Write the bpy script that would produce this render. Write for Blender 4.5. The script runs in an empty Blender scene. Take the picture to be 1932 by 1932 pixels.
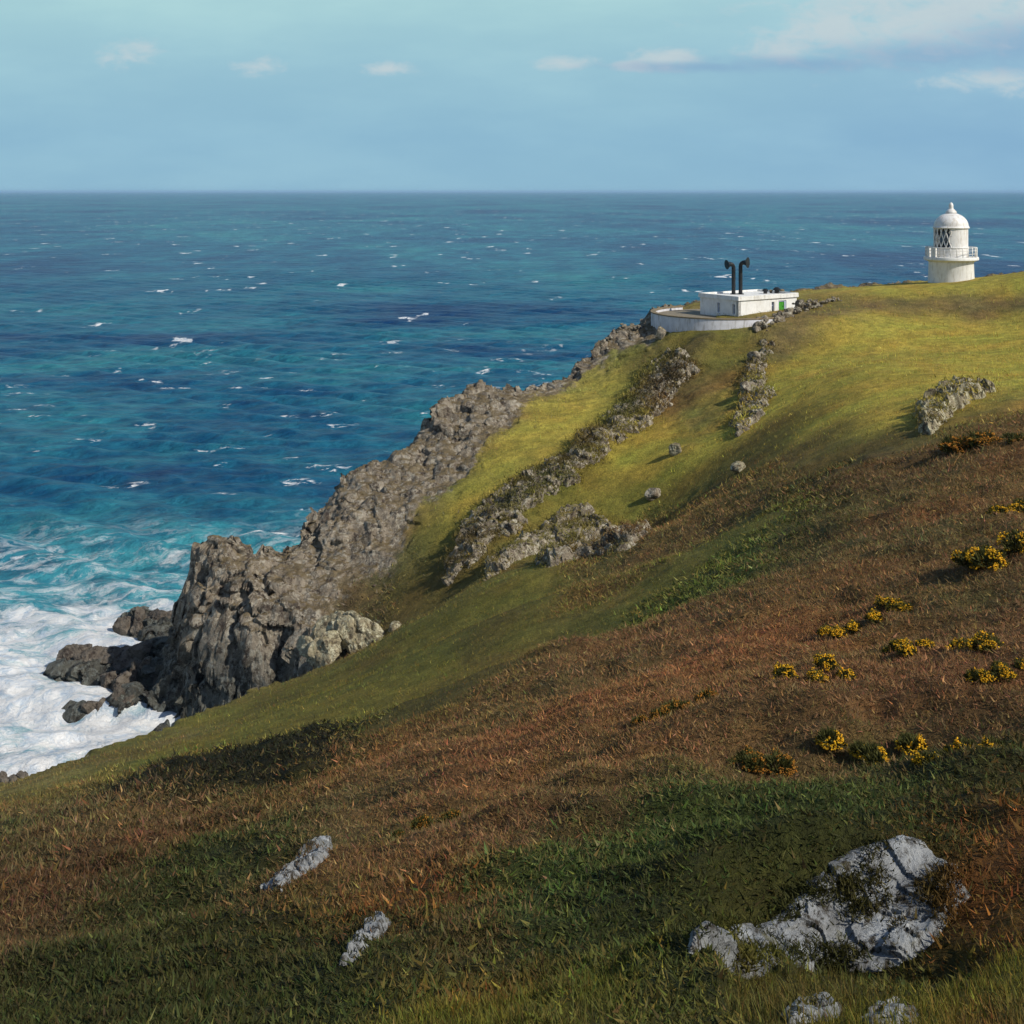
import bpy, bmesh, math, random
import numpy as np
from mathutils import Vector, Matrix

# ------------------------------------------------------------------ camera, sky, sun, exposure
S = bpy.context.scene
COL = S.collection
CAM_Z = 45.0
F = 2332.0            # focal length in units of a 1932-wide frame
HZ = 363.0            # horizon row in that frame
cam = bpy.data.cameras.new("camera")
cam_o = bpy.data.objects.new("camera", cam); COL.objects.link(cam_o)
cam_o.location = (0, 0, CAM_Z); cam_o.rotation_euler = (math.radians(90), 0, 0)
cam.sensor_width = 36; cam.sensor_fit = 'HORIZONTAL'
cam.lens = 36 * F / 1932.0
cam.shift_y = -(966 - HZ + 2) / 1932.0
cam.clip_start = 0.1; cam.clip_end = 200000
S.camera = cam_o

SUN_AZ, SUN_EL = math.radians(56), math.radians(40)     # azimuth measured from straight behind the camera, to the right
to_sun = Vector((math.sin(SUN_AZ) * math.cos(SUN_EL), -math.cos(SUN_AZ) * math.cos(SUN_EL), math.sin(SUN_EL)))
sl = bpy.data.lights.new("sun", 'SUN'); sl.energy = 4.0; sl.angle = math.radians(0.5); sl.color = (1.0, 0.93, 0.82)
so = bpy.data.objects.new("sun", sl); COL.objects.link(so)
so.rotation_euler = (-to_sun).to_track_quat('-Z', 'Y').to_euler()

S.view_settings.view_transform = 'Standard'; S.view_settings.look = 'None'
S.view_settings.exposure = 0.12; S.view_settings.gamma = 1.0; S.view_settings.use_curve_mapping = False


class NT:
    """small helper for building node trees"""
    def __init__(self, tree):
        self.t = tree; self.n = tree.nodes; self.l = tree.links; self.n.clear()

    def node(self, typ, **kw):
        nd = self.n.new(typ)
        for k, v in kw.items():
            setattr(nd, k, v)
        return nd

    def put(self, sock, v):
        if isinstance(v, bpy.types.NodeSocket):
            self.l.new(v, sock)
        elif v is not None:
            if hasattr(sock.default_value, '__len__') and not hasattr(v, '__len__'):
                v = [v] * len(sock.default_value)
            if hasattr(v, '__len__') and len(sock.default_value) == 4 and len(v) == 3:
                v = (*v, 1.0)
            sock.default_value = v

    def m(self, op, a, b=None, c=None, clamp=False):
        nd = self.node('ShaderNodeMath', operation=op, use_clamp=clamp)
        for i, v in enumerate((a, b, c)):
            if v is not None:
                self.put(nd.inputs[i], v)
        return nd.outputs[0]

    def vm(self, op, a, b=None):
        nd = self.node('ShaderNodeVectorMath', operation=op)
        self.put(nd.inputs[0], a)
        if b is not None:
            self.put(nd.inputs[1], b)
        return nd.outputs[0]

    def ss(self, x, a, b):
        nd = self.node('ShaderNodeMapRange', interpolation_type='SMOOTHSTEP')
        self.put(nd.inputs['Value'], x); self.put(nd.inputs['From Min'], a); self.put(nd.inputs['From Max'], b)
        return nd.outputs['Result']

    def mix(self, f, a, b, blend='MIX'):
        nd = self.node('ShaderNodeMix', data_type='RGBA', blend_type=blend)
        self.put(nd.inputs[0], f); self.put(nd.inputs[6], a); self.put(nd.inputs[7], b)
        return nd.outputs[2]

    def noise(self, vec, scale, detail=4, rough=0.55, dist=0.0, col=False):
        nd = self.node('ShaderNodeTexNoise')
        self.put(nd.inputs['Vector'], vec); self.put(nd.inputs['Scale'], scale)
        nd.inputs['Detail'].default_value = detail; nd.inputs['Roughness'].default_value = rough
        nd.inputs['Distortion'].default_value = dist
        return nd.outputs['Color' if col else 'Fac']

    def voro(self, vec, scale, feature='F1', out='Distance'):
        nd = self.node('ShaderNodeTexVoronoi', feature=feature)
        self.put(nd.inputs['Vector'], vec); self.put(nd.inputs['Scale'], scale)
        return nd.outputs[out]

    def ramp(self, f, stops):
        nd = self.node('ShaderNodeValToRGB'); cr = nd.color_ramp
        while len(cr.elements) < len(stops):
            cr.elements.new(0.5)
        for e, (p, c) in zip(cr.elements, stops):
            e.position = p; e.color = (*c, 1)
        self.put(nd.inputs[0], f)
        return nd.outputs[0]

    def attr(self, name, out='Color'):
        return self.node('ShaderNodeAttribute', attribute_name=name).outputs[out]

    def bump(self, h, strength=0.5, dist=0.1, normal=None):
        nd = self.node('ShaderNodeBump'); self.put(nd.inputs['Height'], h)
        nd.inputs['Strength'].default_value = strength; nd.inputs['Distance'].default_value = dist
        if normal is not None:
            self.put(nd.inputs['Normal'], normal)
        return nd.outputs[0]

    def xyz(self, v):
        nd = self.node('ShaderNodeSeparateXYZ'); self.put(nd.inputs[0], v)
        return nd.outputs

    def comb(self, x, y, z):
        nd = self.node('ShaderNodeCombineXYZ')
        for i, v in enumerate((x, y, z)):
            self.put(nd.inputs[i], v)
        return nd.outputs[0]

    def principled(self, out=True, **kw):
        nd = self.node('ShaderNodeBsdfPrincipled')
        for k, v in kw.items():
            self.put(nd.inputs[k.replace('_', ' ')], v)
        if out:
            o = self.node('ShaderNodeOutputMaterial'); self.l.new(nd.outputs[0], o.inputs[0])
        return nd


# sky: Nishita, with the pale blue sea air low down and the few clouds of the day by direction
W = bpy.data.worlds.new("World"); S.world = W; W.use_nodes = True
w = NT(W.node_tree)
skyt = w.node('ShaderNodeTexSky', sky_type='NISHITA', sun_disc=False)
skyt.sun_elevation = SUN_EL
skyt.sun_rotation = math.atan2(to_sun.x, to_sun.y)
skyt.altitude = 50; skyt.air_density = 1.0; skyt.dust_density = 0.6; skyt.ozone_density = 1.5
tc = w.node('ShaderNodeTexCoord')
dx, dy, dz = w.xyz(tc.outputs['Generated'])
yy = w.m('MAXIMUM', dy, 0.05)
U = w.m('DIVIDE', dx, yy); V = w.m('DIVIDE', dz, yy)
low = w.ramp(w.m('MULTIPLY', V, 5.0),
             [(0.0, (0.25, 0.445, 0.58)), (0.22, (0.24, 0.435, 0.575)), (0.5, (0.28, 0.485, 0.59)), (0.8, (0.345, 0.565, 0.615)), (1.0, (0.35, 0.56, 0.62))])
# large soft unevenness of the thin high veil
uv = w.comb(w.m('MULTIPLY', U, 3.0), w.m('MULTIPLY', V, 11.0), 0.0)
veil = w.noise(uv, 1.6, 5, 0.55)
low = w.mix(w.ss(veil, 0.35, 0.75), low, w.mix(1.0, low, (1.17, 1.12, 1.06), 'MULTIPLY'))
low = w.mix(w.ss(U, 0.05, 0.42), low, w.mix(1.0, low, (0.93, 0.93, 1.0), 'MULTIPLY'))
cl_n = w.noise(w.comb(w.m('MULTIPLY', U, 1.0), w.m('MULTIPLY', V, 2.0), 0.3), 32, 8, 0.62, 0.3)


def puff(px, py, rx, ry):
    u0 = (px - 966) / F; v0 = (HZ - py) / F
    a = w.m('DIVIDE', w.m('SUBTRACT', U, u0), rx / F); b = w.m('DIVIDE', w.m('SUBTRACT', V, v0), ry / F)
    r = w.m('SQRT', w.m('ADD', w.m('MULTIPLY', a, a), w.m('MULTIPLY', b, b)))
    return w.m('SUBTRACT', 1.0, r)


def clouds(lst):
    cur = None
    for p in lst:
        q = puff(*p); cur = q if cur is None else w.m('MAXIMUM', cur, q)
    return cur


white = clouds([(240, 104, 52, 30), (478, 130, 48, 22), (725, 134, 60, 16), (1062, 120, 62, 16), (1255, 112, 70, 22), (1190, 126, 60, 13),
                (1610, 62, 200, 66), (1740, 25, 300, 95), (1880, 15, 170, 70), (1490, 95, 110, 34), (1890, 152, 160, 26)])
dark = clouds([(1780, 105, 300, 36), (1520, 122, 220, 20), (1930, 90, 190, 60), (1300, 128, 200, 12)])
wm = w.m('MULTIPLY', w.ss(w.m('ADD', white, w.m('MULTIPLY', w.m('SUBTRACT', cl_n, 0.5), 3.0)), -0.2, 1.0), 0.85)
dm = w.m('MULTIPLY', w.ss(w.m('ADD', dark, w.m('MULTIPLY', w.m('SUBTRACT', cl_n, 0.5), 1.8)), -0.3, 1.0), 0.5)
c2 = w.mix(wm, low, (0.50, 0.585, 0.62))
c2 = w.mix(dm, c2, (0.20, 0.33, 0.52))
nish = w.mix(1.0, skyt.outputs[0], (0.1, 0.1, 0.1), 'MULTIPLY')
skyc = w.mix(w.ss(V, 0.26, 0.6), c2, nish)
skyc = w.mix(w.ss(dy, 0.05, 0.3), nish, skyc)
bg = w.node('ShaderNodeBackground'); bg.inputs['Strength'].default_value = 0.1
w.put(bg.inputs['Color'], w.mix(1.0, skyc, (10, 10, 10), 'MULTIPLY'))
wo = w.node('ShaderNodeOutputWorld'); w.l.new(bg.outputs[0], wo.inputs[0])

# ------------------------------------------------------------------ numpy helpers
RNG = np.random.default_rng(7)


def _hash(ix, iy, iz, seed):
    h = (ix.astype(np.uint32) * np.uint32(374761393)) ^ (iy.astype(np.uint32) * np.uint32(668265263)) ^ (iz.astype(np.uint32) * np.uint32(2246822519)) ^ np.uint32((seed * 3266489917) & 0xffffffff)
    h ^= h >> np.uint32(15); h *= np.uint32(2246822519); h ^= h >> np.uint32(13); h *= np.uint32(3266489917); h ^= h >> np.uint32(16)
    return h.astype(np.float32) / np.float32(4294967295.0)


def vnoise(x, y, z=0.0, seed=0):
    x = np.asarray(x, np.float32); y = np.asarray(y, np.float32); z = np.zeros_like(x) + np.float32(0) + np.asarray(z, np.float32)
    x, y, z = np.broadcast_arrays(x, y, z)
    fx, fy, fz = np.floor(x), np.floor(y), np.floor(z)
    ix, iy, iz = (fx.astype(np.int64) & 0xffff), (fy.astype(np.int64) & 0xffff), (fz.astype(np.int64) & 0xffff)
    tx, ty, tz = x - fx, y - fy, z - fz
    tx = tx * tx * tx * (tx * (tx * 6 - 15) + 10); ty = ty * ty * ty * (ty * (ty * 6 - 15) + 10); tz = tz * tz * tz * (tz * (tz * 6 - 15) + 10)
    r = 0
    for a in (0, 1):
        for b in (0, 1):
            for c in (0, 1):
                wgt = (tx if a else 1 - tx) * (ty if b else 1 - ty) * (tz if c else 1 - tz)
                r = r + wgt * _hash((ix + a) & 0xffff, (iy + b) & 0xffff, (iz + c) & 0xffff, seed)
    return r * 2 - 1


def fbm(x, y, z=0.0, o=4, seed=0, lac=2.03, gain=0.5):
    a, s, f, t = 1.0, 0, 1.0, 0
    for i in range(o):
        s = s + a * vnoise(np.asarray(x) * f + 17.3 * i, np.asarray(y) * f - 9.1 * i, np.asarray(z) * f, seed + i); t += a
        a *= gain; f *= lac
    return s / t


def ridged(x, y, z=0.0, o=4, seed=0):
    a, s, f, t = 1.0, 0, 1.0, 0
    for i in range(o):
        s = s + a * (1 - 2 * np.abs(vnoise(np.asarray(x) * f + 7.3 * i, np.asarray(y) * f - 3.1 * i, np.asarray(z) * f, seed + i))); t += a
        a *= 0.5; f *= 2.1
    return s / t


def sstep(x, a, b):
    t = np.clip((x - a) / (b - a), 0, 1)
    return t * t * (3 - 2 * t)


def mesh_np(name, v, faces, mat=None, parent=None, smooth=True, attrs=None):
    """faces: list of integer arrays (n,3) / (n,4)"""
    me = bpy.data.meshes.new(name)
    v = np.ascontiguousarray(v, np.float32)
    me.vertices.add(len(v)); me.vertices.foreach_set('co', v.ravel())
    faces = [np.asarray(f, np.int32) for f in faces if len(f)]
    li = np.concatenate([f.ravel() for f in faces])
    tot = np.concatenate([np.full(len(f), f.shape[1], np.int32) for f in faces])
    st = np.concatenate([[0], np.cumsum(tot)[:-1]]).astype(np.int32)
    me.loops.add(len(li)); me.loops.foreach_set('vertex_index', li)
    me.polygons.add(len(tot)); me.polygons.foreach_set('loop_start', st)
    me.polygons.foreach_set('use_smooth', np.full(len(tot), smooth, bool))
    me.update(calc_edges=True)
    for k, a in (attrs or {}).items():
        a = np.asarray(a, np.float32)
        if a.ndim == 2:
            at = me.attributes.new(k, 'FLOAT_COLOR', 'POINT')
            at.data.foreach_set('color', np.concatenate([a, np.ones((len(a), 1), np.float32)], 1).ravel())
        else:
            at = me.attributes.new(k, 'FLOAT', 'POINT'); at.data.foreach_set('value', a)
    o = bpy.data.objects.new(name, me); COL.objects.link(o)
    if mat:
        me.materials.append(mat)
    if parent:
        o.parent = parent
    return o


def tag(o, label=None, cat=None, group=None, kind=None):
    for k, v in (('label', label), ('category', cat), ('group', group), ('kind', kind)):
        if v:
            o[k] = v
    return o


def empty(name, loc, rz=0.0):
    o = bpy.data.objects.new(name, None); COL.objects.link(o); o.location = loc; o.rotation_euler = (0, 0, rz)
    o.empty_display_size = 0.5
    return o


def P(px, py, Y):
    return np.array([(px - 966) / F * Y, Y, CAM_Z - (py - HZ) / F * Y])


# ------------------------------------------------------------------ materials
def mat(name):
    m_ = bpy.data.materials.new(name); m_.use_nodes = True
    return m_, NT(m_.node_tree)


def rock_colour(t, vec, k=1.0, lich=0.5):
    """grey brown granite with pale lichen blotches and dark cracks; vec in metres"""
    n1 = t.noise(vec, 0.35 * k, 6, 0.62, 0.4)
    base = t.ramp(n1, [(0.25, (0.085, 0.075, 0.060)), (0.45, (0.22, 0.185, 0.14)), (0.62, (0.32, 0.275, 0.21)), (0.8, (0.40, 0.37, 0.31))])
    n2 = t.noise(vec, 2.6 * k, 5, 0.7)
    base = t.mix(t.ss(n2, 0.5, 0.72), base, t.mix(1.0, base, (0.42, 0.40, 0.38), 'MULTIPLY'))
    n3 = t.noise(vec, 1.3 * k, 7, 0.75)
    base = t.mix(t.m('MULTIPLY', t.ss(n3, 0.56, 0.68), lich), base, (0.36, 0.34, 0.25))
    n5 = t.noise(t.vm('ADD', vec, (3.0, 17.0, 9.0)), 1.7 * k, 8, 0.8)
    base = t.mix(t.m('MULTIPLY', t.ss(n5, 0.515, 0.565), 0.9 * min(1.0, lich * 1.6)), base, (0.46, 0.43, 0.35))
    n6 = t.noise(t.vm('ADD', vec, (13.0, 1.0, 29.0)), 1.1 * k, 8, 0.8)
    base = t.mix(t.m('MULTIPLY', t.ss(n6, 0.52, 0.585), 0.8), base, (0.045, 0.031, 0.026))
    n4 = t.noise(t.vm('ADD', vec, (31.0, 7.0, 3.0)), 0.7 * k, 6, 0.7)
    base = t.mix(t.m('MULTIPLY', t.ss(n4, 0.58, 0.72), 0.5), base, (0.12, 0.075, 0.04))
    return base


m_ground, t = mat("coastal_turf_and_rock")
geo = t.node('ShaderNodeNewGeometry'); pos = geo.outputs['Position']
vc = t.attr('col'); rk = t.attr('rock', 'Fac'); wet = t.attr('wet', 'Fac')
n = t.noise(pos, 0.9, 6, 0.7)
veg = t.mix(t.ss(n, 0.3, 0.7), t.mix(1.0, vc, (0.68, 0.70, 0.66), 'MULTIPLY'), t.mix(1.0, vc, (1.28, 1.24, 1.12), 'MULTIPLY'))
nf = t.noise(pos, 7.0, 5, 0.75)
veg = t.mix(t.ss(nf, 0.32, 0.68), t.mix(1.0, veg, (0.66, 0.66, 0.66), 'MULTIPLY'), t.mix(1.0, veg, (1.3, 1.27, 1.2), 'MULTIPLY'))
rc = rock_colour(t, pos, 1.0, 0.45)
rc = t.mix(wet, rc, t.mix(1.0, rc, (0.40, 0.47, 0.53), 'MULTIPLY'))
nz = t.xyz(geo.outputs['Normal'])[2]
rc = t.mix(t.m('MULTIPLY', t.ss(t.m('ADD', nz, t.m('MULTIPLY', t.m('SUBTRACT', t.noise(pos, 0.8, 5, 0.7), 0.5), 0.9)), 0.74, 0.95), t.m('SUBTRACT', 0.7, wet)), rc, t.mix(t.noise(pos, 1.7, 5, 0.7), (0.07, 0.05, 0.022), (0.24, 0.175, 0.075)))
rmask = t.ss(t.m('ADD', rk, t.m('MULTIPLY', t.m('SUBTRACT', t.noise(pos, 1.1, 5, 0.7), 0.5), 0.9)), 0.38, 0.62)
colr = t.mix(rmask, veg, rc)
hb = t.m('ADD', t.m('MULTIPLY', t.noise(pos, 2.2, 8, 0.72), 0.7), t.m('MULTIPLY', t.noise(pos, 11.0, 4, 0.7), 0.3))
vs = t.vm('MULTIPLY', pos, (1.0, 1.0, 0.45))
hr = t.m('ADD', t.m('MULTIPLY', t.noise(vs, 0.9, 9, 0.72, 0.6), 1.6), t.m('MULTIPLY', t.voro(t.vm('ADD', vs, t.noise(pos, 1.0, 3, 0.5, 0, True)), 1.1), -0.5))
hgt = t.node('ShaderNodeMix', data_type='FLOAT'); t.put(hgt.inputs[0], rmask); t.put(hgt.inputs[2], hb); t.put(hgt.inputs[3], hr)
t.principled(Base_Color=colr, Roughness=0.9, Specular_IOR_Level=0.15, Normal=t.bump(hgt.outputs[0], 0.9, 0.5))


def mat_rock(name, k, lich, tint=(1, 1, 1), turf=0.0):
    m_, t = mat(name)
    tcn = t.node('ShaderNodeNewGeometry'); pos = tcn.outputs['Position']
    c = rock_colour(t, pos, k, lich)
    c = t.mix(1.0, c, tint, 'MULTIPLY')
    if turf:
        nz = t.xyz(tcn.outputs['Normal'])[2]
        up = t.ss(t.m('ADD', nz, t.m('MULTIPLY', t.m('SUBTRACT', t.noise(pos, 1.2, 6, 0.75), 0.5), 1.5)), 0.74, 0.95)
        c = t.mix(t.m('MULTIPLY', up, turf), c, t.mix(t.noise(pos, 2.0, 4, 0.6), (0.07, 0.06, 0.02), (0.26, 0.21, 0.05)))
    h = t.m('ADD', t.m('MULTIPLY', t.noise(pos, 2.0 * k, 9, 0.72, 0.5), 1.0), t.m('MULTIPLY', t.voro(pos, 2.3 * k), -0.3))
    t.principled(Base_Color=c, Roughness=0.88, Specular_IOR_Level=0.2, Normal=t.bump(h, 0.9, 0.35 / k))
    return m_


m_rock_far = mat_rock("lichened_granite", 1.0, 0.8, (1.05, 1.05, 1.02), 0.8)
m_rock_pale = mat_rock("pale_lichened_granite", 1.0, 1.0, (1.25, 1.28, 1.12), 0.35)
m_rock_sea = mat_rock("wet_sea_rock", 1.0, 0.15, (0.55, 0.55, 0.58))
m_stone = mat_rock("dry_stone", 1.3, 0.8, (0.85, 0.85, 0.82))


def mat_rock_near(name, tint):
    m_, t = mat(name)
    pos = t.node('ShaderNodeNewGeometry').outputs['Position']
    c = t.ramp(t.noise(pos, 2.2, 7, 0.65, 0.4), [(0.3, (0.13, 0.13, 0.125)), (0.5, (0.33, 0.345, 0.35)), (0.7, (0.50, 0.525, 0.53))])
    vs = t.vm('MULTIPLY', pos, (1.0, 0.7, 0.3))
    c = t.mix(t.ss(t.noise(vs, 8.0, 7, 0.75), 0.49, 0.60), c, (0.05, 0.042, 0.03))
    c = t.mix(t.m('MULTIPLY', t.ss(t.noise(t.vm('ADD', pos, (5., 3., 9.)), 4.0, 6, 0.75), 0.56, 0.66), 0.6), c, (0.13, 0.12, 0.045))
    c = t.mix(1.0, c, tint, 'MULTIPLY')
    h = t.m('ADD', t.noise(vs, 5.0, 9, 0.75, 0.5), t.m('MULTIPLY', t.noise(pos, 30.0, 4, 0.7), 0.15))
    t.principled(Base_Color=c, Roughness=0.8, Specular_IOR_Level=0.25, Normal=t.bump(h, 0.9, 0.12))
    return m_


m_rock_near = mat_rock_near("near_grey_granite", (1, 1, 1))


def mat_plain(name, col, rough=0.6, var=0.12, scale=3.0, dirt=None, bump=0.15, spec=0.4, metal=0.0):
    m_, t = mat(name)
    pos = t.node('ShaderNodeNewGeometry').outputs['Position']
    n = t.noise(pos, scale, 6, 0.65)
    c = t.mix(t.ss(n, 0.3, 0.7), tuple(x * (1 - var) for x in col), tuple(min(1, x * (1 + var)) for x in col))
    if dirt:
        st = t.noise(t.vm('MULTIPLY', pos, (2.0, 2.0, 0.35)), 1.3, 6, 0.7)
        c = t.mix(t.m('MULTIPLY', t.ss(st, 0.47, 0.70), 0.7), c, dirt)
    t.principled(Base_Color=c, Roughness=rough, Specular_IOR_Level=spec, Metallic=metal, Normal=t.bump(t.noise(pos, scale * 6, 5, 0.7), bump, 0.05))
    return m_


m_white = mat_plain("white_painted_masonry", (0.74, 0.74, 0.71), 0.7, 0.06, 1.5, (0.46, 0.43, 0.37))
m_white2 = mat_plain("white_painted_iron", (0.74, 0.73, 0.70), 0.5, 0.07, 2.0, (0.45, 0.38, 0.30))
m_greywall = mat_plain("weathered_whitewash", (0.62, 0.62, 0.65), 0.8, 0.10, 1.0, (0.25, 0.23, 0.2))
m_cap = mat_plain("lichened_wall_cap", (0.20, 0.155, 0.09), 0.9, 0.3, 2.0)
m_court = mat_plain("gravel_court", (0.20, 0.17, 0.12), 0.9, 0.25, 2.0)
m_black = mat_plain("black_painted_iron", (0.012, 0.013, 0.014), 0.45, 0.3, 3.0)
m_rust = mat_plain("rusty_horn_throat", (0.10, 0.05, 0.03), 0.7, 0.4, 3.0)
m_green = mat_plain("green_door_paint", (0.06, 0.30, 0.03), 0.45, 0.1, 2.0)
m_frame = mat_plain("pale_blue_frame_paint", (0.50, 0.55, 0.68), 0.5, 0.08, 2.0)
m_pane = mat_plain("dark_window_glass", (0.02, 0.03, 0.05), 0.08, 0.2, 1.0, None, 0.0, 0.6)
m_lens = mat_plain("lantern_optic", (0.22, 0.25, 0.28), 0.15, 0.3, 2.0, None, 0.0, 0.6)
m_glass, t = mat("lantern_glass")
t.principled(Base_Color=(0.9, 0.95, 1.0), Roughness=0.03, Transmission_Weight=1.0, IOR=1.05)


def mat_leaf(name, trans=0.25, rough=0.7):
    m_, t = mat(name)
    c = t.attr('col')
    d = t.principled(False, Base_Color=c, Roughness=rough, Specular_IOR_Level=0.12)
    tr = t.node('ShaderNodeBsdfTranslucent'); t.put(tr.inputs[0], c)
    mx = t.node('ShaderNodeMixShader'); mx.inputs[0].default_value = trans
    t.l.new(d.outputs[0], mx.inputs[1]); t.l.new(tr.outputs[0], mx.inputs[2])
    o = t.node('ShaderNodeOutputMaterial'); t.l.new(mx.outputs[0], o.inputs[0])
    return m_


m_leaf = mat_leaf("leaf_and_blade")

# ------------------------------------------------------------------ the land: heights
EDGE_PX = [(0, 1480, 60), (120, 1440, 67), (250, 1393, 74), (400, 1335, 82), (540, 1285, 88), (600, 1262, 92), (655, 1215, 98),
           (560, 1170, 103), (480, 1110, 106), (400, 1062, 109), (408, 1020, 112), (480, 1027, 113), (560, 1002, 115), (615, 965, 117),
           (650, 910, 120), (695, 875, 123), (760, 850, 126), (800, 815, 129), (855, 748, 134), (900, 730, 137), (1000, 737, 140), (1062, 720, 143),
           (1128, 648, 148), (1180, 625, 151), (1240, 622, 156)]
EDGE = [(-30, -80), (-32, 20), (-28.5, 42)] + [tuple(P(*e)[:2]) for e in EDGE_PX] + [(19, 170), (36, 186), (70, 205), (130, 230), (320, 270), (320, -80)]
EDGE = np.array(EDGE, float)
CTRL_PX = EDGE_PX + [
    # near slope
    (966, 1932, 6.5), (1600, 1932, 6.5), (1932, 1932, 6), (500, 1932, 7.3), (0, 1932, 8.5),
    (966, 1800, 9), (966, 1600, 14), (966, 1400, 24), (966, 1250, 40), (966, 1150, 62), (966, 1095, 82), (966, 1062, 95), (966, 1000, 104),
    (966, 900, 114), (966, 800, 128), (0, 1800, 13), (0, 1700, 18), (0, 1600, 28), (0, 1540, 40), (250, 1500, 40), (250, 1600, 26), (250, 1750, 14),
    (540, 1400, 46), (540, 1500, 30), (540, 1650, 17), (540, 1800, 10.5), (750, 1190, 94), (750, 1260, 72), (750, 1330, 50), (850, 1125, 96), (1130, 1066, 97), (1130, 1110, 76),
    (1200, 1012, 101), (1300, 955, 98), (1500, 900, 78), (1300, 1050, 70), (1300, 1150, 48), (1300, 1300, 26), (1300, 1500, 14.5), (1300, 1700, 10.5),
    (1600, 1830, 9.3), (1600, 1560, 12.5), (1600, 1300, 20), (1600, 1100, 35), (1600, 1000, 48), (1600, 900, 65), (1600, 800, 88), (1600, 700, 112), (1600, 600, 144), (1600, 557, 160),
    (1932, 740, 86), (1932, 900, 50), (1932, 1100, 30), (1932, 1300, 19), (1932, 1500, 13), (1932, 1700, 9), (1780, 825, 72), (1900, 600, 143), (1932, 517, 170),
    (1840, 527, 166), (1755, 537, 164), (1700, 543, 162), (1850, 700, 108), (1540, 585, 152),
    # headland
    (650, 1000, 112), (700, 1100, 106), (700, 1010, 111), (800, 1000, 110), (850, 1070, 102), (800, 920, 117), (1050, 850, 119), (1200, 900, 111), (1200, 800, 124), (1200, 700, 139),
    (1400, 700, 131), (1400, 800, 113), (1420, 624, 140.5), (1300, 850, 110), (1300, 628, 142.5), (1480, 606, 143), (1500, 780, 104), (1500, 650, 137)]
C3 = [P(*c) for c in CTRL_PX] + [np.array(c, float) for c in [
    (60, 60, 37), (75, 150, 38), (25, 5, 45), (-12, 1, 36), (0, 0, 43.2), (4, 1, 43.9), (-30, 15, 24), (0, -25, 46), (60, -20, 52), (120, 100, 42), (-20, 30, 26),
    (28, 182, 29), (60, 182, 31.5), (100, 200, 33), (150, 190, 36), (12, 158, 29), (24, 156, 29.6)]]
C3 = np.array(C3)


def tps_fit(pts):
    xy = pts[:, :2] / 50.0; N = len(pts)
    d = np.linalg.norm(xy[:, None] - xy[None], axis=2)
    K = np.where(d > 0, d * d * np.log(d + 1e-12), 0) + np.diag(np.where(pts[:, 1] < 45, 4e-4, 8e-5))
    Q = np.concatenate([np.ones((N, 1)), xy], 1)
    A = np.zeros((N + 3, N + 3)); A[:N, :N] = K; A[:N, N:] = Q; A[N:, :N] = Q.T
    return np.linalg.solve(A, np.concatenate([pts[:, 2], np.zeros(3)])), xy


TW, TXY = tps_fit(C3)


def smooth_land(x, y):
    x = np.asarray(x, float) / 50; y = np.asarray(y, float) / 50
    r = TW[-3] + TW[-2] * x + TW[-1] * y
    for i in range(len(TXY)):
        d2 = (x - TXY[i, 0]) ** 2 + (y - TXY[i, 1]) ** 2
        r = r + TW[i] * 0.5 * d2 * np.log(d2 + 1e-12)
    return r


def edge_dist(x, y):
    """signed distance to the cliff edge, positive over the sea"""
    best = np.full(x.shape, 1e9); inside = np.zeros(x.shape, bool)
    for i in range(len(EDGE)):
        ax, ay = EDGE[i]; bx, by = EDGE[(i + 1) % len(EDGE)]
        ex, ey = bx - ax, by - ay
        tt = np.clip(((x - ax) * ex + (y - ay) * ey) / (ex * ex + ey * ey), 0, 1)
        best = np.minimum(best, (x - ax - tt * ex) ** 2 + (y - ay - tt * ey) ** 2)
        c = (ay > y) != (by > y)
        inside ^= c & (x < (bx - ax) * (y - ay) / (by - ay + 1e-12) + ax)
    d = np.sqrt(best)
    return np.where(inside, -d, d)


def hit(px, py, y0=3.0, y1=185.0):
    """first ground point along a sight line (on the smooth land)"""
    Y = np.exp(np.linspace(math.log(y0), math.log(y1), 900))
    x = (px - 966) / F * Y; z = CAM_Z - (py - HZ) / F * Y
    g = smooth_land(x, Y)
    b = np.nonzero(z <= g)[0]
    k = b[0] if len(b) else len(Y) - 1
    return np.array([x[k], Y[k], g[k]])


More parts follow.
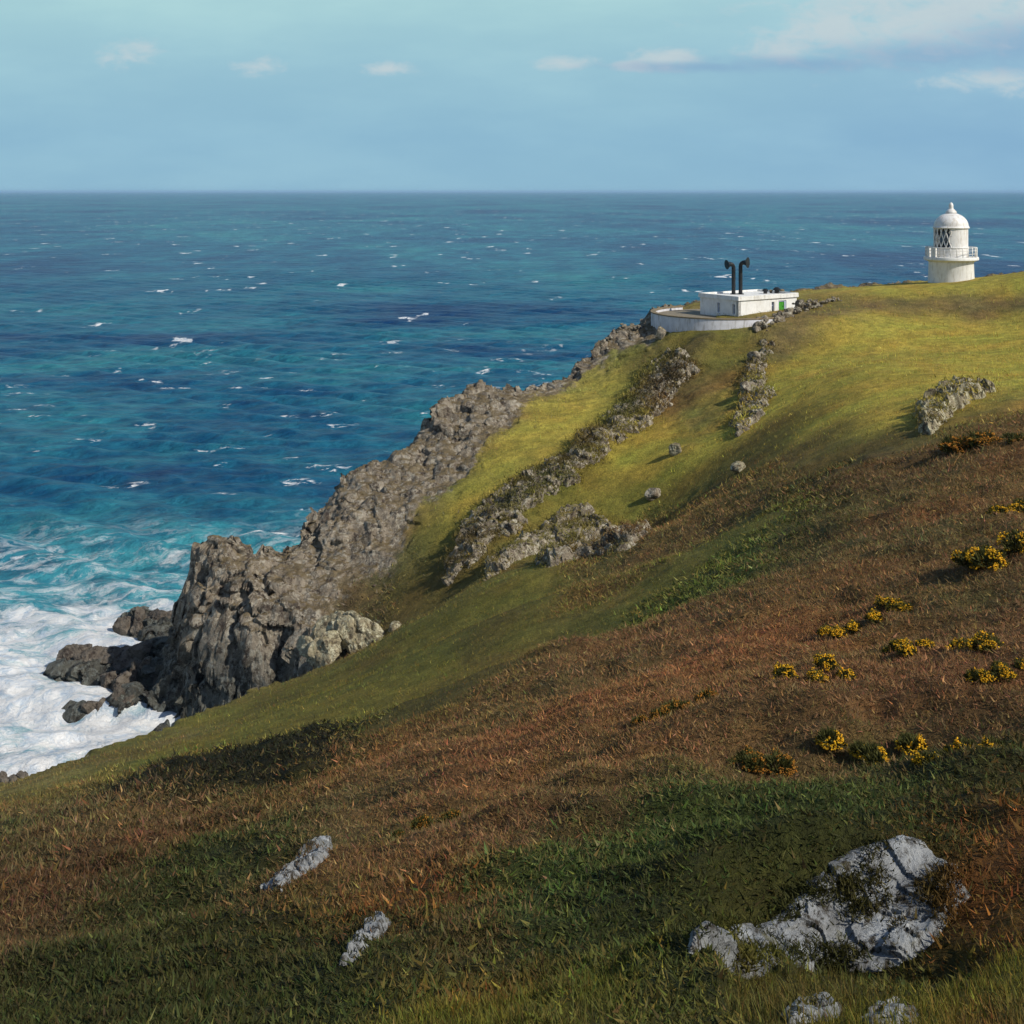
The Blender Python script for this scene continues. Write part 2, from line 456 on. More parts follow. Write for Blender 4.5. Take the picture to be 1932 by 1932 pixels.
# plant communities at sampled places; D also darkens the shaded hollow: (px, py, kind)
PAL = {  # albedo, rockiness
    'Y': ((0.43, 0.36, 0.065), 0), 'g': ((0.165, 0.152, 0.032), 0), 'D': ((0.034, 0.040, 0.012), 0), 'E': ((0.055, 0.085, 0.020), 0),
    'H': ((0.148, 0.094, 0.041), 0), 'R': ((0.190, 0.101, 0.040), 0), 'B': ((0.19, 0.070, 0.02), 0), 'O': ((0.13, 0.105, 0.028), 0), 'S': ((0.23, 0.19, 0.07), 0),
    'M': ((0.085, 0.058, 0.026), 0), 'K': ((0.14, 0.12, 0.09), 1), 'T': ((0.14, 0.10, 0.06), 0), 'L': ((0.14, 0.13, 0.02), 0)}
BIO = '''Y 1500,700 1600,650 1700,640 1800,640 1900,640 1650,750 1750,720 1850,690 1550,800 1930,680 1480,760
O 1500,860 1650,840 1720,855 1450,830
Y 1720,780 1800,730 1880,715 1930,700 1920,650 1750,557 1850,548 1600,780
Y 1920,533 1700,556
T 1650,588 1720,583 1800,582 1860,580 1925,582 1560,604 1505,630 1462,662
Y 1600,625 1750,612 1900,608 1530,680 1680,612
Y 1000,780 1080,770 1150,720 1000,830 950,870 900,930 860,965 1040,800
g 1200,690 1280,640 1350,630 1400,650
O 850,1010 800,1040 750,1090 820,1090
H 700,1140 680,1120
K 700,1000 740,960 800,900 850,870 900,800 930,760 640,1050 660,1000 1050,735 1100,690 1170,650 1220,640 700,940 760,900 840,830 620,1000 640,960 680,1060 500,1050 560,1050
H 1300,760 1330,740 1330,800
Y 1380,820 1400,760 1220,880 1150,890 1300,870 1260,830
g 1300,900 1150,920 1100,910 1200,920
O 1370,900 1430,860
H 1250,970 1330,945 1420,905 1200,1030
D 1500,925 1470,960 1550,940
H 1100,1120 1200,1080 1250,1050 1400,960 1600,920 1700,880 1800,850 1900,800
g 1000,1095 900,1130 850,1150 1300,1080 1400,1000
g 800,1200 600,1290 400,1362 1000,1170 1100,1165 1200,1140 800,1290 750,1330
O 700,1250 500,1330 900,1220 900,1280 700,1380 250,1425 50,1500
S 100,1472 330,1400
E 1300,1130 1400,1060 1200,1170
D 400,1450 500,1430 600,1405 650,1390 560,1470 450,1470 620,1440
g 560,1350 660,1358 450,1388 350,1420 700,1345
R 650,1475 710,1420
H 250,1500 150,1530 50,1560 100,1600 200,1560 300,1530
H 1000,1280 1100,1230 1200,1200 1300,1180 1500,1080 1700,1000 1800,1080 1900,1130 1600,1250 900,1450 800,1420 700,1500 1100,1450 1300,1400 1400,1350 1700,1350 1800,1250 600,1560 700,1580 800,1600 900,1600 1000,1550 1100,1540
R 1600,1050 1800,950 1900,900 1900,1000 1700,1130 1500,1200 1400,1250 1300,1300 1200,1320 1100,1350 1000,1400 850,1500 1200,1420 1500,1300 1650,1200 1000,1480
H 1850,1350 1900,1250 1600,1380 1500,1400
O 640,1700
D 500,1600 400,1600 350,1650 300,1700 200,1780 100,1850 50,1900 750,1800 600,1780 500,1750 450,1820 300,1880 700,1870 900,1850 600,1880 400,1750
M 100,1700 50,1780 150,1640 20,1700 80,1750 40,1640 200,1610 60,1570 130,1560
H 550,1680 650,1640
B 700,1720 840,1700
H 860,1770 780,1670
E 950,1700 1050,1650 1150,1620 1250,1580 1350,1550 1450,1510 1550,1490 1650,1450 1000,1740
D 1750,1480 1850,1450 1900,1500 1100,1720 1200,1700 1300,1650 1400,1600 1500,1570 1700,1560 1100,1800 1250,1800 1200,1840 1600,1600 1800,1600
B 1900,1650 1880,1720 1920,1600
L 1930,1800 1900,1850 1000,1905 1180,1895 1400,1870 1800,1865 870,1922 1700,1912
B 920,1890 1830,1900
D 1060,1915 1290,1890 1340,1925 1120,1885
O 1100,1925 1500,1900 1920,1900
D 1550,1845 1700,1840'''
_b = []
for ln in BIO.splitlines():
    k, *ps = ln.split()
    for p_ in ps:
        a, b = map(float, p_.split(','))
        h_ = hit(a, b)
        _b.append((math.atan2(h_[0], h_[1]), math.log(math.hypot(h_[0], h_[1])), k))
BT = np.array([b[0] for b in _b], np.float32); BL = np.array([b[1] for b in _b], np.float32)
BC = np.array([PAL[b[2]][0] for b in _b], np.float32); BR = np.array([PAL[b[2]][1] for b in _b], np.float32)
KINDS = {'heath': 'HRM', 'scrub': 'DE', 'bracken': 'B', 'turf': 'YgOSLT'}
BK = {k: np.array([1.0 if b[2] in s else 0.0 for b in _b], np.float32) for k, s in KINDS.items()}

# polar sheet, finer where things are looked at
rr = [0.5]
while rr[-1] < 260:
    r_ = rr[-1]
    if r_ < 4: st = 0.12
    elif r_ < 92: st = max(0.03, r_ * 0.0078)
    elif r_ < 102: st = 0.11
    elif r_ < 118: st = 0.055
    elif r_ < 152: st = 0.13
    else: st = 0.8
    rr.append(r_ + st)
rr = np.array(rr)
tf = np.linspace(math.radians(-25.5), math.radians(25.5), 860)
tl = np.linspace(math.radians(-80), math.radians(-25.5), 90)[:-1]
th = np.concatenate([tl, tf, -tl[::-1]])
TH, RR = np.meshgrid(th, rr)
X = RR * np.sin(TH); Y = RR * np.cos(TH)
NR, NC = X.shape
land = smooth_land(X, Y)
d0 = edge_dist(X, Y)
dn = d0 + 1.3 * fbm(X / 7.0, Y / 7.0, 0, 3, 11) + 0.9 * ridged(X / 3.1, Y / 3.1, 0, 3, 21) * sstep(d0, -6, 1)
# plant communities
lr = np.log(RR)
wamp = 1.0 - 0.6 * sstep(RR, 40, 95)
wt = TH + wamp * 0.06 * fbm(TH * 15, lr * 9, 0, 6, 31, gain=0.62); wl = lr + wamp * 0.13 * fbm(TH * 15, lr * 9, 5.5, 6, 41, gain=0.62)
wt = wt.astype(np.float32); wl = wl.astype(np.float32)
SW = np.zeros(X.shape, np.float32); SC = np.zeros(X.shape + (3,), np.float32); SR = np.zeros(X.shape, np.float32)
SK = {k: np.zeros(X.shape, np.float32) for k in KINDS}
for i in range(len(BT)):
    dl = wl - BL[i]
    asp = 0.30 if BL[i] < 4.2 else 0.75
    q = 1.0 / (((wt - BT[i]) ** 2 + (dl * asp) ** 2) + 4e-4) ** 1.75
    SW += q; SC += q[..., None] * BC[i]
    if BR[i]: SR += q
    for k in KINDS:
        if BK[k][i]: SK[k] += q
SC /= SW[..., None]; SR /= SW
for k in KINDS:
    SK[k] /= SW
rim = sstep(dn, -4.2, -0.6) * sstep(RR, 88, 100)
near_rim = sstep(dn, -0.6, 0.8)
ROCK = np.maximum(np.maximum(SR, rim * 0.95), near_rim)
ROCK = np.clip(ROCK, 0, 1)
# heights
outd = np.maximum(dn, 0)
drop = 1.9 * outd + 0.9 * outd * sstep(outd, 1.0, 3.0)
hcliff = land - drop
lump = 0.16 * fbm(X / 1.1, Y / 1.1, 0, 3, 51) + 0.30 * fbm(X / 4.0, Y / 4.0, 0, 3, 61)
lump_amt = np.clip(SK['heath'] * 1.5 + SK['scrub'] * 1.5 + SK['bracken'] * 1.0 + SK['turf'] * 0.35, 0, 1.5) * sstep(RR, 2, 9)
Z = hcliff + lump * lump_amt * (1 - ROCK)
Z = Z + ROCK * sstep(RR, 60, 90) * (0.75 * ridged(X / 5.0, Y / 5.0, 0, 4, 71) - 0.25 + 0.5 * fbm(X / 1.6, Y / 1.6, 0, 3, 81))


def poly_sd(x, y, poly):
    best = np.full(x.shape, 1e9); ins = np.zeros(x.shape, bool)
    for i in range(len(poly)):
        ax, ay = poly[i]; bx, by = poly[(i + 1) % len(poly)]; ex, ey = bx - ax, by - ay
        tt = np.clip(((x - ax) * ex + (y - ay) * ey) / (ex * ex + ey * ey), 0, 1)
        best = np.minimum(best, np.hypot(x - ax - tt * ex, y - ay - tt * ey))
        ins ^= ((ay > y) != (by > y)) & (x < ex * (y - ay) / (ey + 1e-12) + ax)
    return np.where(ins, best, -best)


HOLLOW_SHADE = np.array([hit(*p_)[:2] for p_ in [(120, 1500), (260, 1462), (400, 1425), (500, 1398), (630, 1366), (690, 1392), (640, 1432), (560, 1478), (450, 1500), (250, 1530)]])  # outline of the shadowed hollow on the left slope
shade_ = sstep(poly_sd(X, Y, HOLLOW_SHADE) + 0.6 * fbm(X / 1.5, Y / 1.5, 0, 3, 97), -0.1, 0.9) * sstep(X, -22, -12)
Z = Z + shade_ * (0.12 + 0.22 * fbm(X / 0.8, Y / 0.8, 0, 3, 98))
SC = SC * (1 - shade_[..., None]) + np.array([0.018, 0.018, 0.009], np.float32) * shade_[..., None]  # shade of the hollow painted into the ground colour, fading out leftwards
SK['scrub'] = np.maximum(SK['scrub'], shade_.astype(np.float32))
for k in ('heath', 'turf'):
    SK[k] = SK[k] * (1 - shade_.astype(np.float32))
REEF = np.zeros(X.shape)
for (ax, ay), (bx_, by_), w_, hh_ in (((-28, 109), (-41, 116.5), 1.4, 3.0), ((-28, 113), (-40, 131), 1.8, 3.0), ((-29, 107), (-37, 109), 1.5, 2.6), ((-27, 110), (-34, 120), 3.0, 4.2)):
    ex, ey = bx_ - ax, by_ - ay; tt = np.clip(((X - ax) * ex + (Y - ay) * ey) / (ex * ex + ey * ey), 0, 1)
    dd_ = np.hypot(X - ax - tt * ex, Y - ay - tt * ey) + 1.2 * fbm(X / 2, Y / 2, 0, 3, 99)
    REEF = np.maximum(REEF, np.exp(-(dd_ / w_) ** 2) * hh_ * (1.25 - 0.85 * tt) * (0.65 + 0.5 * ridged(X / 2.2, Y / 2.2, 0, 3, 94)))
Z = np.where(REEF > 0.2, np.maximum(Z, REEF - 1.0), Z)


def path_dist(path):
    pts = [np.array(hit(*p_)[:2]) for p_ in path]; best = np.full(X.shape, 1e9)
    for a_, b_ in zip(pts[:-1], pts[1:]):
        e_ = b_ - a_; tt = np.clip(((X - a_[0]) * e_[0] + (Y - a_[1]) * e_[1]) / (e_ @ e_), 0, 1)
        best = np.minimum(best, np.hypot(X - a_[0] - tt * e_[0], Y - a_[1] - tt * e_[1]))
    return best


WALL_LONG = [(868, 1085), (905, 1030), (965, 965), (1045, 905), (1125, 850), (1205, 780), (1268, 725), (1300, 675), (1330, 648)]
wd_ = path_dist(WALL_LONG) + 0.5 * fbm(X / 1.5, Y / 1.5, 0, 3, 95)
BANK = np.exp(-(wd_ / 1.5) ** 2)
Z = Z + BANK * (0.9 + 0.5 * fbm(X / 2.5, Y / 2.5, 0, 3, 96))
SK['scrub'] = np.maximum(SK['scrub'], 0.55 * BANK.astype(np.float32)); SK['turf'] = SK['turf'] * (1 - BANK.astype(np.float32))
SC = SC * (1 - 0.75 * BANK[..., None]) + np.array([0.085, 0.07, 0.035], np.float32) * 0.75 * BANK[..., None]
Z = Z + 0.66 * np.exp(-(((X - 2.85) / 1.25) ** 2 + ((Y - 10.8) / 0.62) ** 2)) + 0.22 * np.exp(-(((X - 1.7) / 0.7) ** 2 + ((Y - 10.3) / 0.6) ** 2))
# ledges on the faces
lg = np.where(dn > -2, 1.0, 0.0) * ROCK
ph = Z / 1.7 + 0.9 * fbm(X / 6, Y / 6, 0, 3, 91)
Z = Z - 0.55 * lg * np.sin(ph * 2 * np.pi) / (2 * np.pi) * 1.7
Z = np.maximum(Z, -4.0)
# true 3-d relief on rock, along the normal
gr = np.gradient(Z, axis=0) / np.gradient(RR, axis=0); gt = np.gradient(Z, axis=1) / (np.gradient(TH, axis=1) * RR)
nx = -(gr * np.sin(TH) + gt * np.cos(TH)); ny = -(gr * np.cos(TH) - gt * np.sin(TH)); nl = np.sqrt(nx * nx + ny * ny + 1)
q = ROCK * sstep(RR, 60, 90)


def blocks(x, y, z, s, seed):
    """angular joint blocks: every cell a tilted, offset facet"""
    x, y, z = x / s, y / s, z / (s * 1.5)
    x = x + 0.25 * vnoise(x * 2, y * 2, z * 2, seed + 7)
    ix, iy, iz = np.floor(x).astype(np.int64), np.floor(y).astype(np.int64), np.floor(z).astype(np.int64)
    best = np.full(x.shape, 1e9); val = np.zeros(x.shape)
    for a in (-1, 0, 1):
        for b in (-1, 0, 1):
            for c in (-1, 0, 1):
                jx, jy, jz = (ix + a) & 0xffff, (iy + b) & 0xffff, (iz + c) & 0xffff
                h = [_hash(jx, jy, jz, seed + q_) for q_ in range(7)]
                ox, oy, oz = x - (ix + a + h[0]), y - (iy + b + h[1]), z - (iz + c + h[2])
                d_ = ox * ox + oy * oy + oz * oz; u_ = d_ < best
                best = np.where(u_, d_, best)
                val = np.where(u_, (h[3] - 0.5) + 1.3 * ((h[4] - .5) * ox + (h[5] - .5) * oy + (h[6] - .5) * oz), val)
    return val


BLK = np.zeros(X.shape); sel_ = q > 0.02
face_ = sstep(dn[sel_], -0.8, 1.2)
BLK[sel_] = (0.9 + 0.7 * face_) * blocks(X[sel_], Y[sel_], Z[sel_] * (0.8 - 0.5 * face_), 3.0, 161) + (0.35 + 0.35 * face_) * blocks(X[sel_], Y[sel_], Z[sel_] * (0.9 - 0.55 * face_), 1.3, 171) + 0.14 * blocks(X[sel_], Y[sel_], Z[sel_] * 0.6, 0.6, 181)
D3 = q * (0.8 * BLK + (0.35 + 0.75 * sstep(dn, -0.5, 1.5)) * ridged(X / 2.3, Y / 2.3, Z / 13.0, 4, 101) * 0.7 + 0.4 * fbm(X / 5, Y / 5, Z / 7, 2, 111) + 0.16 * fbm(X / 0.55, Y / 0.55, Z / 0.8, 2, 121))
XX = X + D3 * nx / nl; YY2 = Y + D3 * ny / nl; ZZ = Z + D3 / nl * 0.8
WET = sstep(-ZZ + 1.5 * fbm(X / 3, Y / 3, Z / 3, 3, 103), -9.5, -1.5) * ROCK
cvar = 1 + 0.22 * fbm(X / 2.3, Y / 2.3, 0, 4, 131) + 0.18 * fbm(X / 11, Y / 11, 0, 3, 141)
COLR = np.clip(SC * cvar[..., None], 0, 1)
hue = fbm(X / 3.7, Y / 3.7, 0, 3, 151)
hm_ = np.clip(0.16 + 0.22 * SK['heath'], 0, 0.4)
COLR[..., 0] *= 1 + hm_ * hue; COLR[..., 1] *= 1 - 0.2 * hm_ * hue
COLR *= (1 + 0.30 * SK['heath'] * fbm(X / 0.9, Y / 0.9, 0, 4, 155))[..., None]

idx = np.arange(NR * NC).reshape(NR, NC)
quads = np.stack([idx[:-1, :-1], idx[:-1, 1:], idx[1:, 1:], idx[1:, :-1]], -1).reshape(-1, 4)[:, ::-1]
VV = np.stack([XX, YY2, ZZ], -1).reshape(-1, 3)
fz = VV[:, 2][quads].max(1)
fd = dn.reshape(-1)[quads].mean(1)
keep = (fz > -1.5)


def sub_sheet(name, sel, attrs, mat_, kind):
    q = quads[sel]; u, inv = np.unique(q, return_inverse=True)
    o = mesh_np(name, VV[u], [inv.reshape(-1, 4)], mat_, attrs={k: a[u] for k, a in attrs.items()})
    o['kind'] = kind
    if name == 'cliff':
        o.data.set_sharp_from_angle(angle=math.radians(24))
    return o


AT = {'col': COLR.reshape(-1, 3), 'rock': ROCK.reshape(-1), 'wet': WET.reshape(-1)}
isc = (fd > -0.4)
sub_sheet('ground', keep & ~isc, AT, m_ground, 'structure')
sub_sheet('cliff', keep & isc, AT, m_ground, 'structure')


def at_polar(arr, x, y):
    """value of a sheet array at world x, y"""
    r = np.hypot(x, y); a = np.arctan2(x, y)
    i = np.clip(np.interp(r, rr, np.arange(NR)), 0, NR - 1.001); j = np.clip(np.interp(a, th, np.arange(NC)), 0, NC - 1.001)
    i0 = i.astype(int); j0 = j.astype(int); fi = i - i0; fj = j - j0
    if arr.ndim == 3:
        fi = fi[..., None]; fj = fj[..., None]
    return (arr[i0, j0] * (1 - fi) * (1 - fj) + arr[i0 + 1, j0] * fi * (1 - fj) + arr[i0, j0 + 1] * (1 - fi) * fj + arr[i0 + 1, j0 + 1] * fi * fj)


def gz(x, y):
    return float(at_polar(ZZ, np.array([x], float), np.array([y], float))[0])


# ------------------------------------------------------------------ the sea
rs = [55.0]
while rs[-1] < 1500:
    rs.append(rs[-1] * 1.0030)
rs = np.array(rs + list(np.exp(np.linspace(math.log(1510), math.log(70000), 60))))
ths = np.concatenate([np.linspace(math.radians(-80), math.radians(-27), 60)[:-1], np.linspace(math.radians(-27), math.radians(27), 720), np.linspace(math.radians(27), math.radians(80), 60)[1:]])
T2, R2 = np.meshgrid(ths, rs); sx = R2 * np.sin(T2); sy = R2 * np.cos(T2)
sz = np.zeros_like(sx)
rg = np.random.default_rng(3)
for k in range(34):
    lam = 2.0 * (6.5 ** rg.random()); ang = math.radians(200) + rg.normal(0, 0.5)
    amp = 0.0125 * lam ** 0.95; kk = 2 * math.pi / lam
    f_ = kk * (sx * math.sin(ang) + sy * math.cos(ang)) + rg.random() * 6.28 + 0.8 * fbm(sx / 60, sy / 60, 0, 2, 500 + k)
    s_ = 1 - np.abs(np.sin(f_ / 2)) * 2
    sz += amp * (0.5 * np.cos(f_) + 0.5 * s_) * (1 - sstep(R2, 360 * lam / 8, 600 * lam / 8))
sz *= 1 - sstep(R2, 1100, 1500)
ds = edge_dist(sx.clip(-400, 400), sy.clip(-200, 400))
sea_d = np.where(R2 < 420, ds, 400.0)
foamd = sea_d + 7 * fbm(sx / 16, sy / 16, 0, 4, 201)
# surf is widest off the nose of the headland
nose = np.hypot(sx - (-38), sy - 103)
surf = np.clip(1 - sstep(foamd, 1, 24), 0, 1) * (0.45 + 0.55 * sstep(-sx, 5, 25))
surf = np.maximum(surf, 1 - sstep(nose + 12 * fbm(sx / 16, sy / 16, 0, 5, 211), -4, 88))
shal = np.maximum(1 - sstep(foamd, 6, 75), 0.95 * (1 - sstep(nose + 16 * fbm(sx / 30, sy / 30, 0, 4, 221), 15, 115)))
sz += surf * (0.09 * ridged(sx / 2.6, sy / 2.6, 0, 4, 231) + 0.22 * ridged(sx / 9 + 0.3 * sy / 9, sy / 5, 0, 2, 241))
idx = np.arange(sx.size).reshape(sx.shape)
sq = np.stack([idx[:-1, :-1], idx[:-1, 1:], idx[1:, 1:], idx[1:, :-1]], -1).reshape(-1, 4)[:, ::-1]
m_sea, t = mat("sea_water")
pos = t.node('ShaderNodeNewGeometry').outputs['Position']
surfA = t.attr('surf', 'Fac'); shalA = t.attr('shallow', 'Fac')
dist = t.node('ShaderNodeVectorMath', operation='LENGTH'); t.put(dist.inputs[0], pos); dist = dist.outputs['Value']
farw = t.ss(dist, 250, 900)
n1 = t.noise(t.vm('MULTIPLY', pos, (0.6, 1.0, 0.0)), 0.012, 6, 0.62, 0.3)
n1f = t.noise(t.vm('MULTIPLY', pos, (0.5, 0.25, 0.0)), 0.008, 8, 0.72, 0.3)
n1m = t.node('ShaderNodeMix', data_type='FLOAT'); t.put(n1m.inputs[0], farw); t.put(n1m.inputs[2], n1); t.put(n1m.inputs[3], n1f)
deep = t.ramp(n1m.outputs[0], [(0.38, (0.005, 0.042, 0.128)), (0.47, (0.010, 0.092, 0.178)), (0.54, (0.017, 0.132, 0.205)), (0.63, (0.026, 0.178, 0.222))])
n2 = t.noise(t.vm('MULTIPLY', pos, (0.6, 1.0, 0.0)), 0.22, 7, 0.75)
n2f = t.noise(t.vm('MULTIPLY', pos, (1.0, 0.4, 0.0)), 0.05, 8, 0.78)
n2m = t.node('ShaderNodeMix', data_type='FLOAT'); t.put(n2m.inputs[0], farw); t.put(n2m.inputs[2], n2); t.put(n2m.inputs[3], n2f)
deep = t.mix(t.ss(n2m.outputs[0], 0.35, 0.68), t.mix(1.0, deep, (0.55, 0.62, 0.75), 'MULTIPLY'), t.mix(1.0, deep, (1.5, 1.4, 1.2), 'MULTIPLY'))
n2b = t.noise(pos, 0.07, 6, 0.7)
sh = t.m('MULTIPLY', t.ss(t.m('ADD', shalA, t.m('MULTIPLY', t.m('SUBTRACT', n2b, 0.5), 1.6)), 0.25, 1.05), 0.9)
wcol = t.mix(sh, deep, t.mix(t.ss(n2, 0.35, 0.65), (0.03, 0.20, 0.27), (0.075, 0.38, 0.43)))
# foam
vx = t.vm('ADD', pos, t.vm('MULTIPLY', t.noise(pos, 0.25, 4, 0.6, 0, True), (5.0, 5.0, 0.0)))
fn = t.noise(t.vm('MULTIPLY', vx, (0.5, 1.0, 1.0)), 0.34, 8, 0.74, 0.5)
lace = t.m('SUBTRACT', 1.0, t.m('MULTIPLY', t.m('ABSOLUTE', t.m('SUBTRACT', t.noise(t.vm('MULTIPLY', vx, (0.45, 1.1, 1.0)), 0.26, 7, 0.65), 0.5)), 8.0), clamp=True)
foam = t.ss(t.m('ADD', t.m('MULTIPLY', surfA, 1.0), t.m('MULTIPLY', t.m('SUBTRACT', fn, 0.5), 2.4)), 0.42, 0.95)
lacef = t.m('MULTIPLY', t.m('MULTIPLY', t.ss(lace, 0.45, 0.95), t.ss(shalA, 0.3, 0.85)), t.ss(fn, 0.40, 0.58))
# whitecaps out at sea
wc1 = t.noise(t.vm('MULTIPLY', pos, (0.5, 1.0, 0.0)), 0.15, 3, 0.5, 0.3)
wc2 = t.noise(t.vm('MULTIPLY', pos, (0.6, 1.3, 0.0)), 0.7, 5, 0.65, 0.6)
capn = t.m('MULTIPLY', t.ss(wc1, 0.63, 0.68), t.ss(wc2, 0.50, 0.58))
wf1 = t.noise(t.vm('MULTIPLY', pos, (0.7, 0.36, 0.0)), 0.062, 3, 0.5, 0.2)
wf2 = t.noise(t.vm('MULTIPLY', pos, (1.0, 0.5, 0.0)), 0.13, 4, 0.6, 0.3)
capf = t.m('MULTIPLY', t.ss(wf1, 0.62, 0.66), t.ss(wf2, 0.54, 0.60))
capm = t.node('ShaderNodeMix', data_type='FLOAT'); t.put(capm.inputs[0], t.ss(dist, 300, 420)); t.put(capm.inputs[2], capn); t.put(capm.inputs[3], capf)
caps = capm.outputs[0]
fm = t.m('MAXIMUM', foam, t.m('MAXIMUM', t.m('MULTIPLY', lacef, 0.6), caps))
wave_h = t.m('ADD', t.m('MULTIPLY', t.noise(t.vm('MULTIPLY', pos, (0.7, 1.2, 0.0)), 0.35, 7, 0.65), 1.0), t.m('MULTIPLY', t.noise(t.vm('MULTIPLY', pos, (0.7, 1.2, 0.0)), 0.05, 4, 0.6), 4.0))
bn = t.bump(wave_h, 0.9, 1.4)
fcol = t.mix(t.ss(t.noise(vx, 0.8, 6, 0.7), 0.3, 0.6), (0.42, 0.52, 0.62), (0.78, 0.78, 0.76))
wat = t.principled(False, Base_Color=wcol, Roughness=0.3, IOR=1.33, Specular_IOR_Level=0.07, Normal=bn)
fo = t.principled(False, Base_Color=fcol, Roughness=0.9, Specular_IOR_Level=0.1, Normal=t.bump(fn, 0.8, 1.0))
mx = t.node('ShaderNodeMixShader'); t.put(mx.inputs[0], fm); t.l.new(wat.outputs[0], mx.inputs[1]); t.l.new(fo.outputs[0], mx.inputs[2])
o_ = t.node('ShaderNodeOutputMaterial'); t.l.new(mx.outputs[0], o_.inputs[0])
sea = mesh_np('sea', np.stack([sx, sy, sz], -1).reshape(-1, 3), [sq], m_sea, attrs={'surf': surf.reshape(-1), 'shallow': shal.reshape(-1)})
sea['kind'] = 'structure'


# the sea air that softens the horizon
m_haze, t = mat("sea_air")
pv = t.node('ShaderNodeVolumePrincipled'); pv.inputs['Color'].default_value = (0.45, 0.72, 1.0, 1); pv.inputs['Density'].default_value = 0.000035; pv.inputs['Anisotropy'].default_value = 0.0
o_ = t.node('ShaderNodeOutputMaterial'); t.l.new(pv.outputs[0], o_.inputs['Volume'])
hx0 = 71000.0
hv = np.array([(sx_, sy_, sz_) for sz_ in (-7.0, 62.0) for sx_, sy_ in ((-hx0, -hx0), (hx0, -hx0), (hx0, hx0), (-hx0, hx0))])
hz_o = mesh_np('haze', hv, [np.array([(0, 3, 2, 1), (4, 5, 6, 7), (0, 1, 5, 4), (1, 2, 6, 5), (2, 3, 7, 6), (3, 0, 4, 7)])], m_haze, smooth=False); hz_o['kind'] = 'stuff'

# ------------------------------------------------------------------ bmesh helpers
def obj(name, bm, m_, parent=None, smooth=False, auto=False):
    me = bpy.data.meshes.new(name); bmesh.ops.recalc_face_normals(bm, faces=bm.faces[:]); bm.to_mesh(me); bm.free()
    if smooth:
        for p_ in me.polygons:
            p_.use_smooth = True
    if auto:
        me.set_sharp_from_angle(angle=math.radians(38))
    me.materials.append(m_)
    o = bpy.data.objects.new(name, me); COL.objects.link(o)
    if parent:
        o.parent = parent
    return o


def lathe(prof, n=64, a0=0.0, a1=2 * math.pi, bm=None):
    bm = bm or bmesh.new(); full = abs(a1 - a0 - 2 * math.pi) < 1e-6
    k = n if full else n + 1
    rings = []
    for r, z in prof:
        if r < 1e-6:
            rings.append([bm.verts.new((0, 0, z))])
        else:
            rings.append([bm.verts.new((r * math.cos(a0 + (a1 - a0) * i / n), r * math.sin(a0 + (a1 - a0) * i / n), z)) for i in range(k)])
    for A, B in zip(rings[:-1], rings[1:]):
        for i in range(n):
            j = (i + 1) % k
            if len(A) == 1 and len(B) == 1: continue
            if len(A) == 1: bm.faces.new((A[0], B[i], B[j]))
            elif len(B) == 1: bm.faces.new((A[i], A[j], B[0]))
            else: bm.faces.new((A[i], A[j], B[j], B[i]))
    return bm


def box(bm, c, s, M=None, bev=0.0):
    r = bmesh.ops.create_cube(bm, size=1.0)
    vs = r['verts']
    for v in vs:
        v.co = Vector((c[0] + v.co.x * s[0], c[1] + v.co.y * s[1], c[2] + v.co.z * s[2]))
    if bev:
        es = list({e for v in vs for e in v.link_edges})
        rb = bmesh.ops.bevel(bm, geom=es, offset=bev, segments=2, affect='EDGES')
        vs = list({v for f in rb['faces'] for v in f.verts} | {v for v in vs if v.is_valid})
    if M is not None:
        for v in vs:
            v.co = M @ v.co
    return bm


def tube(bm, pts, rads, n=20, cap=True):
    pts = [Vector(p_) for p_ in pts]; rings = []
    if not hasattr(rads, '__len__'): rads = [rads] * len(pts)
    ref = None
    for i, p_ in enumerate(pts):
        d = (pts[min(i + 1, len(pts) - 1)] - pts[max(i - 1, 0)]).normalized()
        if ref is None:
            ref = d.orthogonal().normalized()
        ref = (ref - d * ref.dot(d)).normalized(); b = d.cross(ref)
        rings.append([bm.verts.new(p_ + (ref * math.cos(2 * math.pi * k / n) + b * math.sin(2 * math.pi * k / n)) * rads[i]) for k in range(n)])
    for A, B in zip(rings[:-1], rings[1:]):
        for k in range(n):
            bm.faces.new((A[k], A[(k + 1) % n], B[(k + 1) % n], B[k]))
    if cap:
        bm.faces.new(rings[0][::-1]); bm.faces.new(rings[-1])
    return bm


# ------------------------------------------------------------------ lighthouse
LY = 166.0; K = LY / F * 1932 / 2500.0          # metres per 2500-frame pixel at that distance
lx = (2322 * 1932 / 2500 - 966) / F * LY
zrow = lambda row: CAM_Z - (row * 1932 / 2500 - HZ) / F * LY
base = zrow(690) - 3.0
lh = tag(empty('lighthouse', (lx, LY, base)), 'white round lighthouse with domed lantern standing behind the grassy crest', 'lighthouse')
L = lambda row: zrow(row) - base
R_t, R_l, R_g = 53 * K, 39.5 * K, 64 * K
obj('tower', lathe([(R_t * 1.07, -2.0), (R_t * 1.06, 0), (R_t * 1.02, L(690)), (R_t * 0.985, L(645)), (R_t * 1.0, L(643)), (R_t * 1.0, L(641)), (0, L(641))], 96), m_white, lh, True, True)
obj('gallery_deck', lathe([(R_t * 1.0, L(641) + 0.004), (R_t * 1.08, L(639)), (R_g * 0.96, L(637.5)), (R_g, L(636)), (R_g, L(631)), (R_g * 0.985, L(629)), (0, L(629))], 96), m_white, lh, True, True)
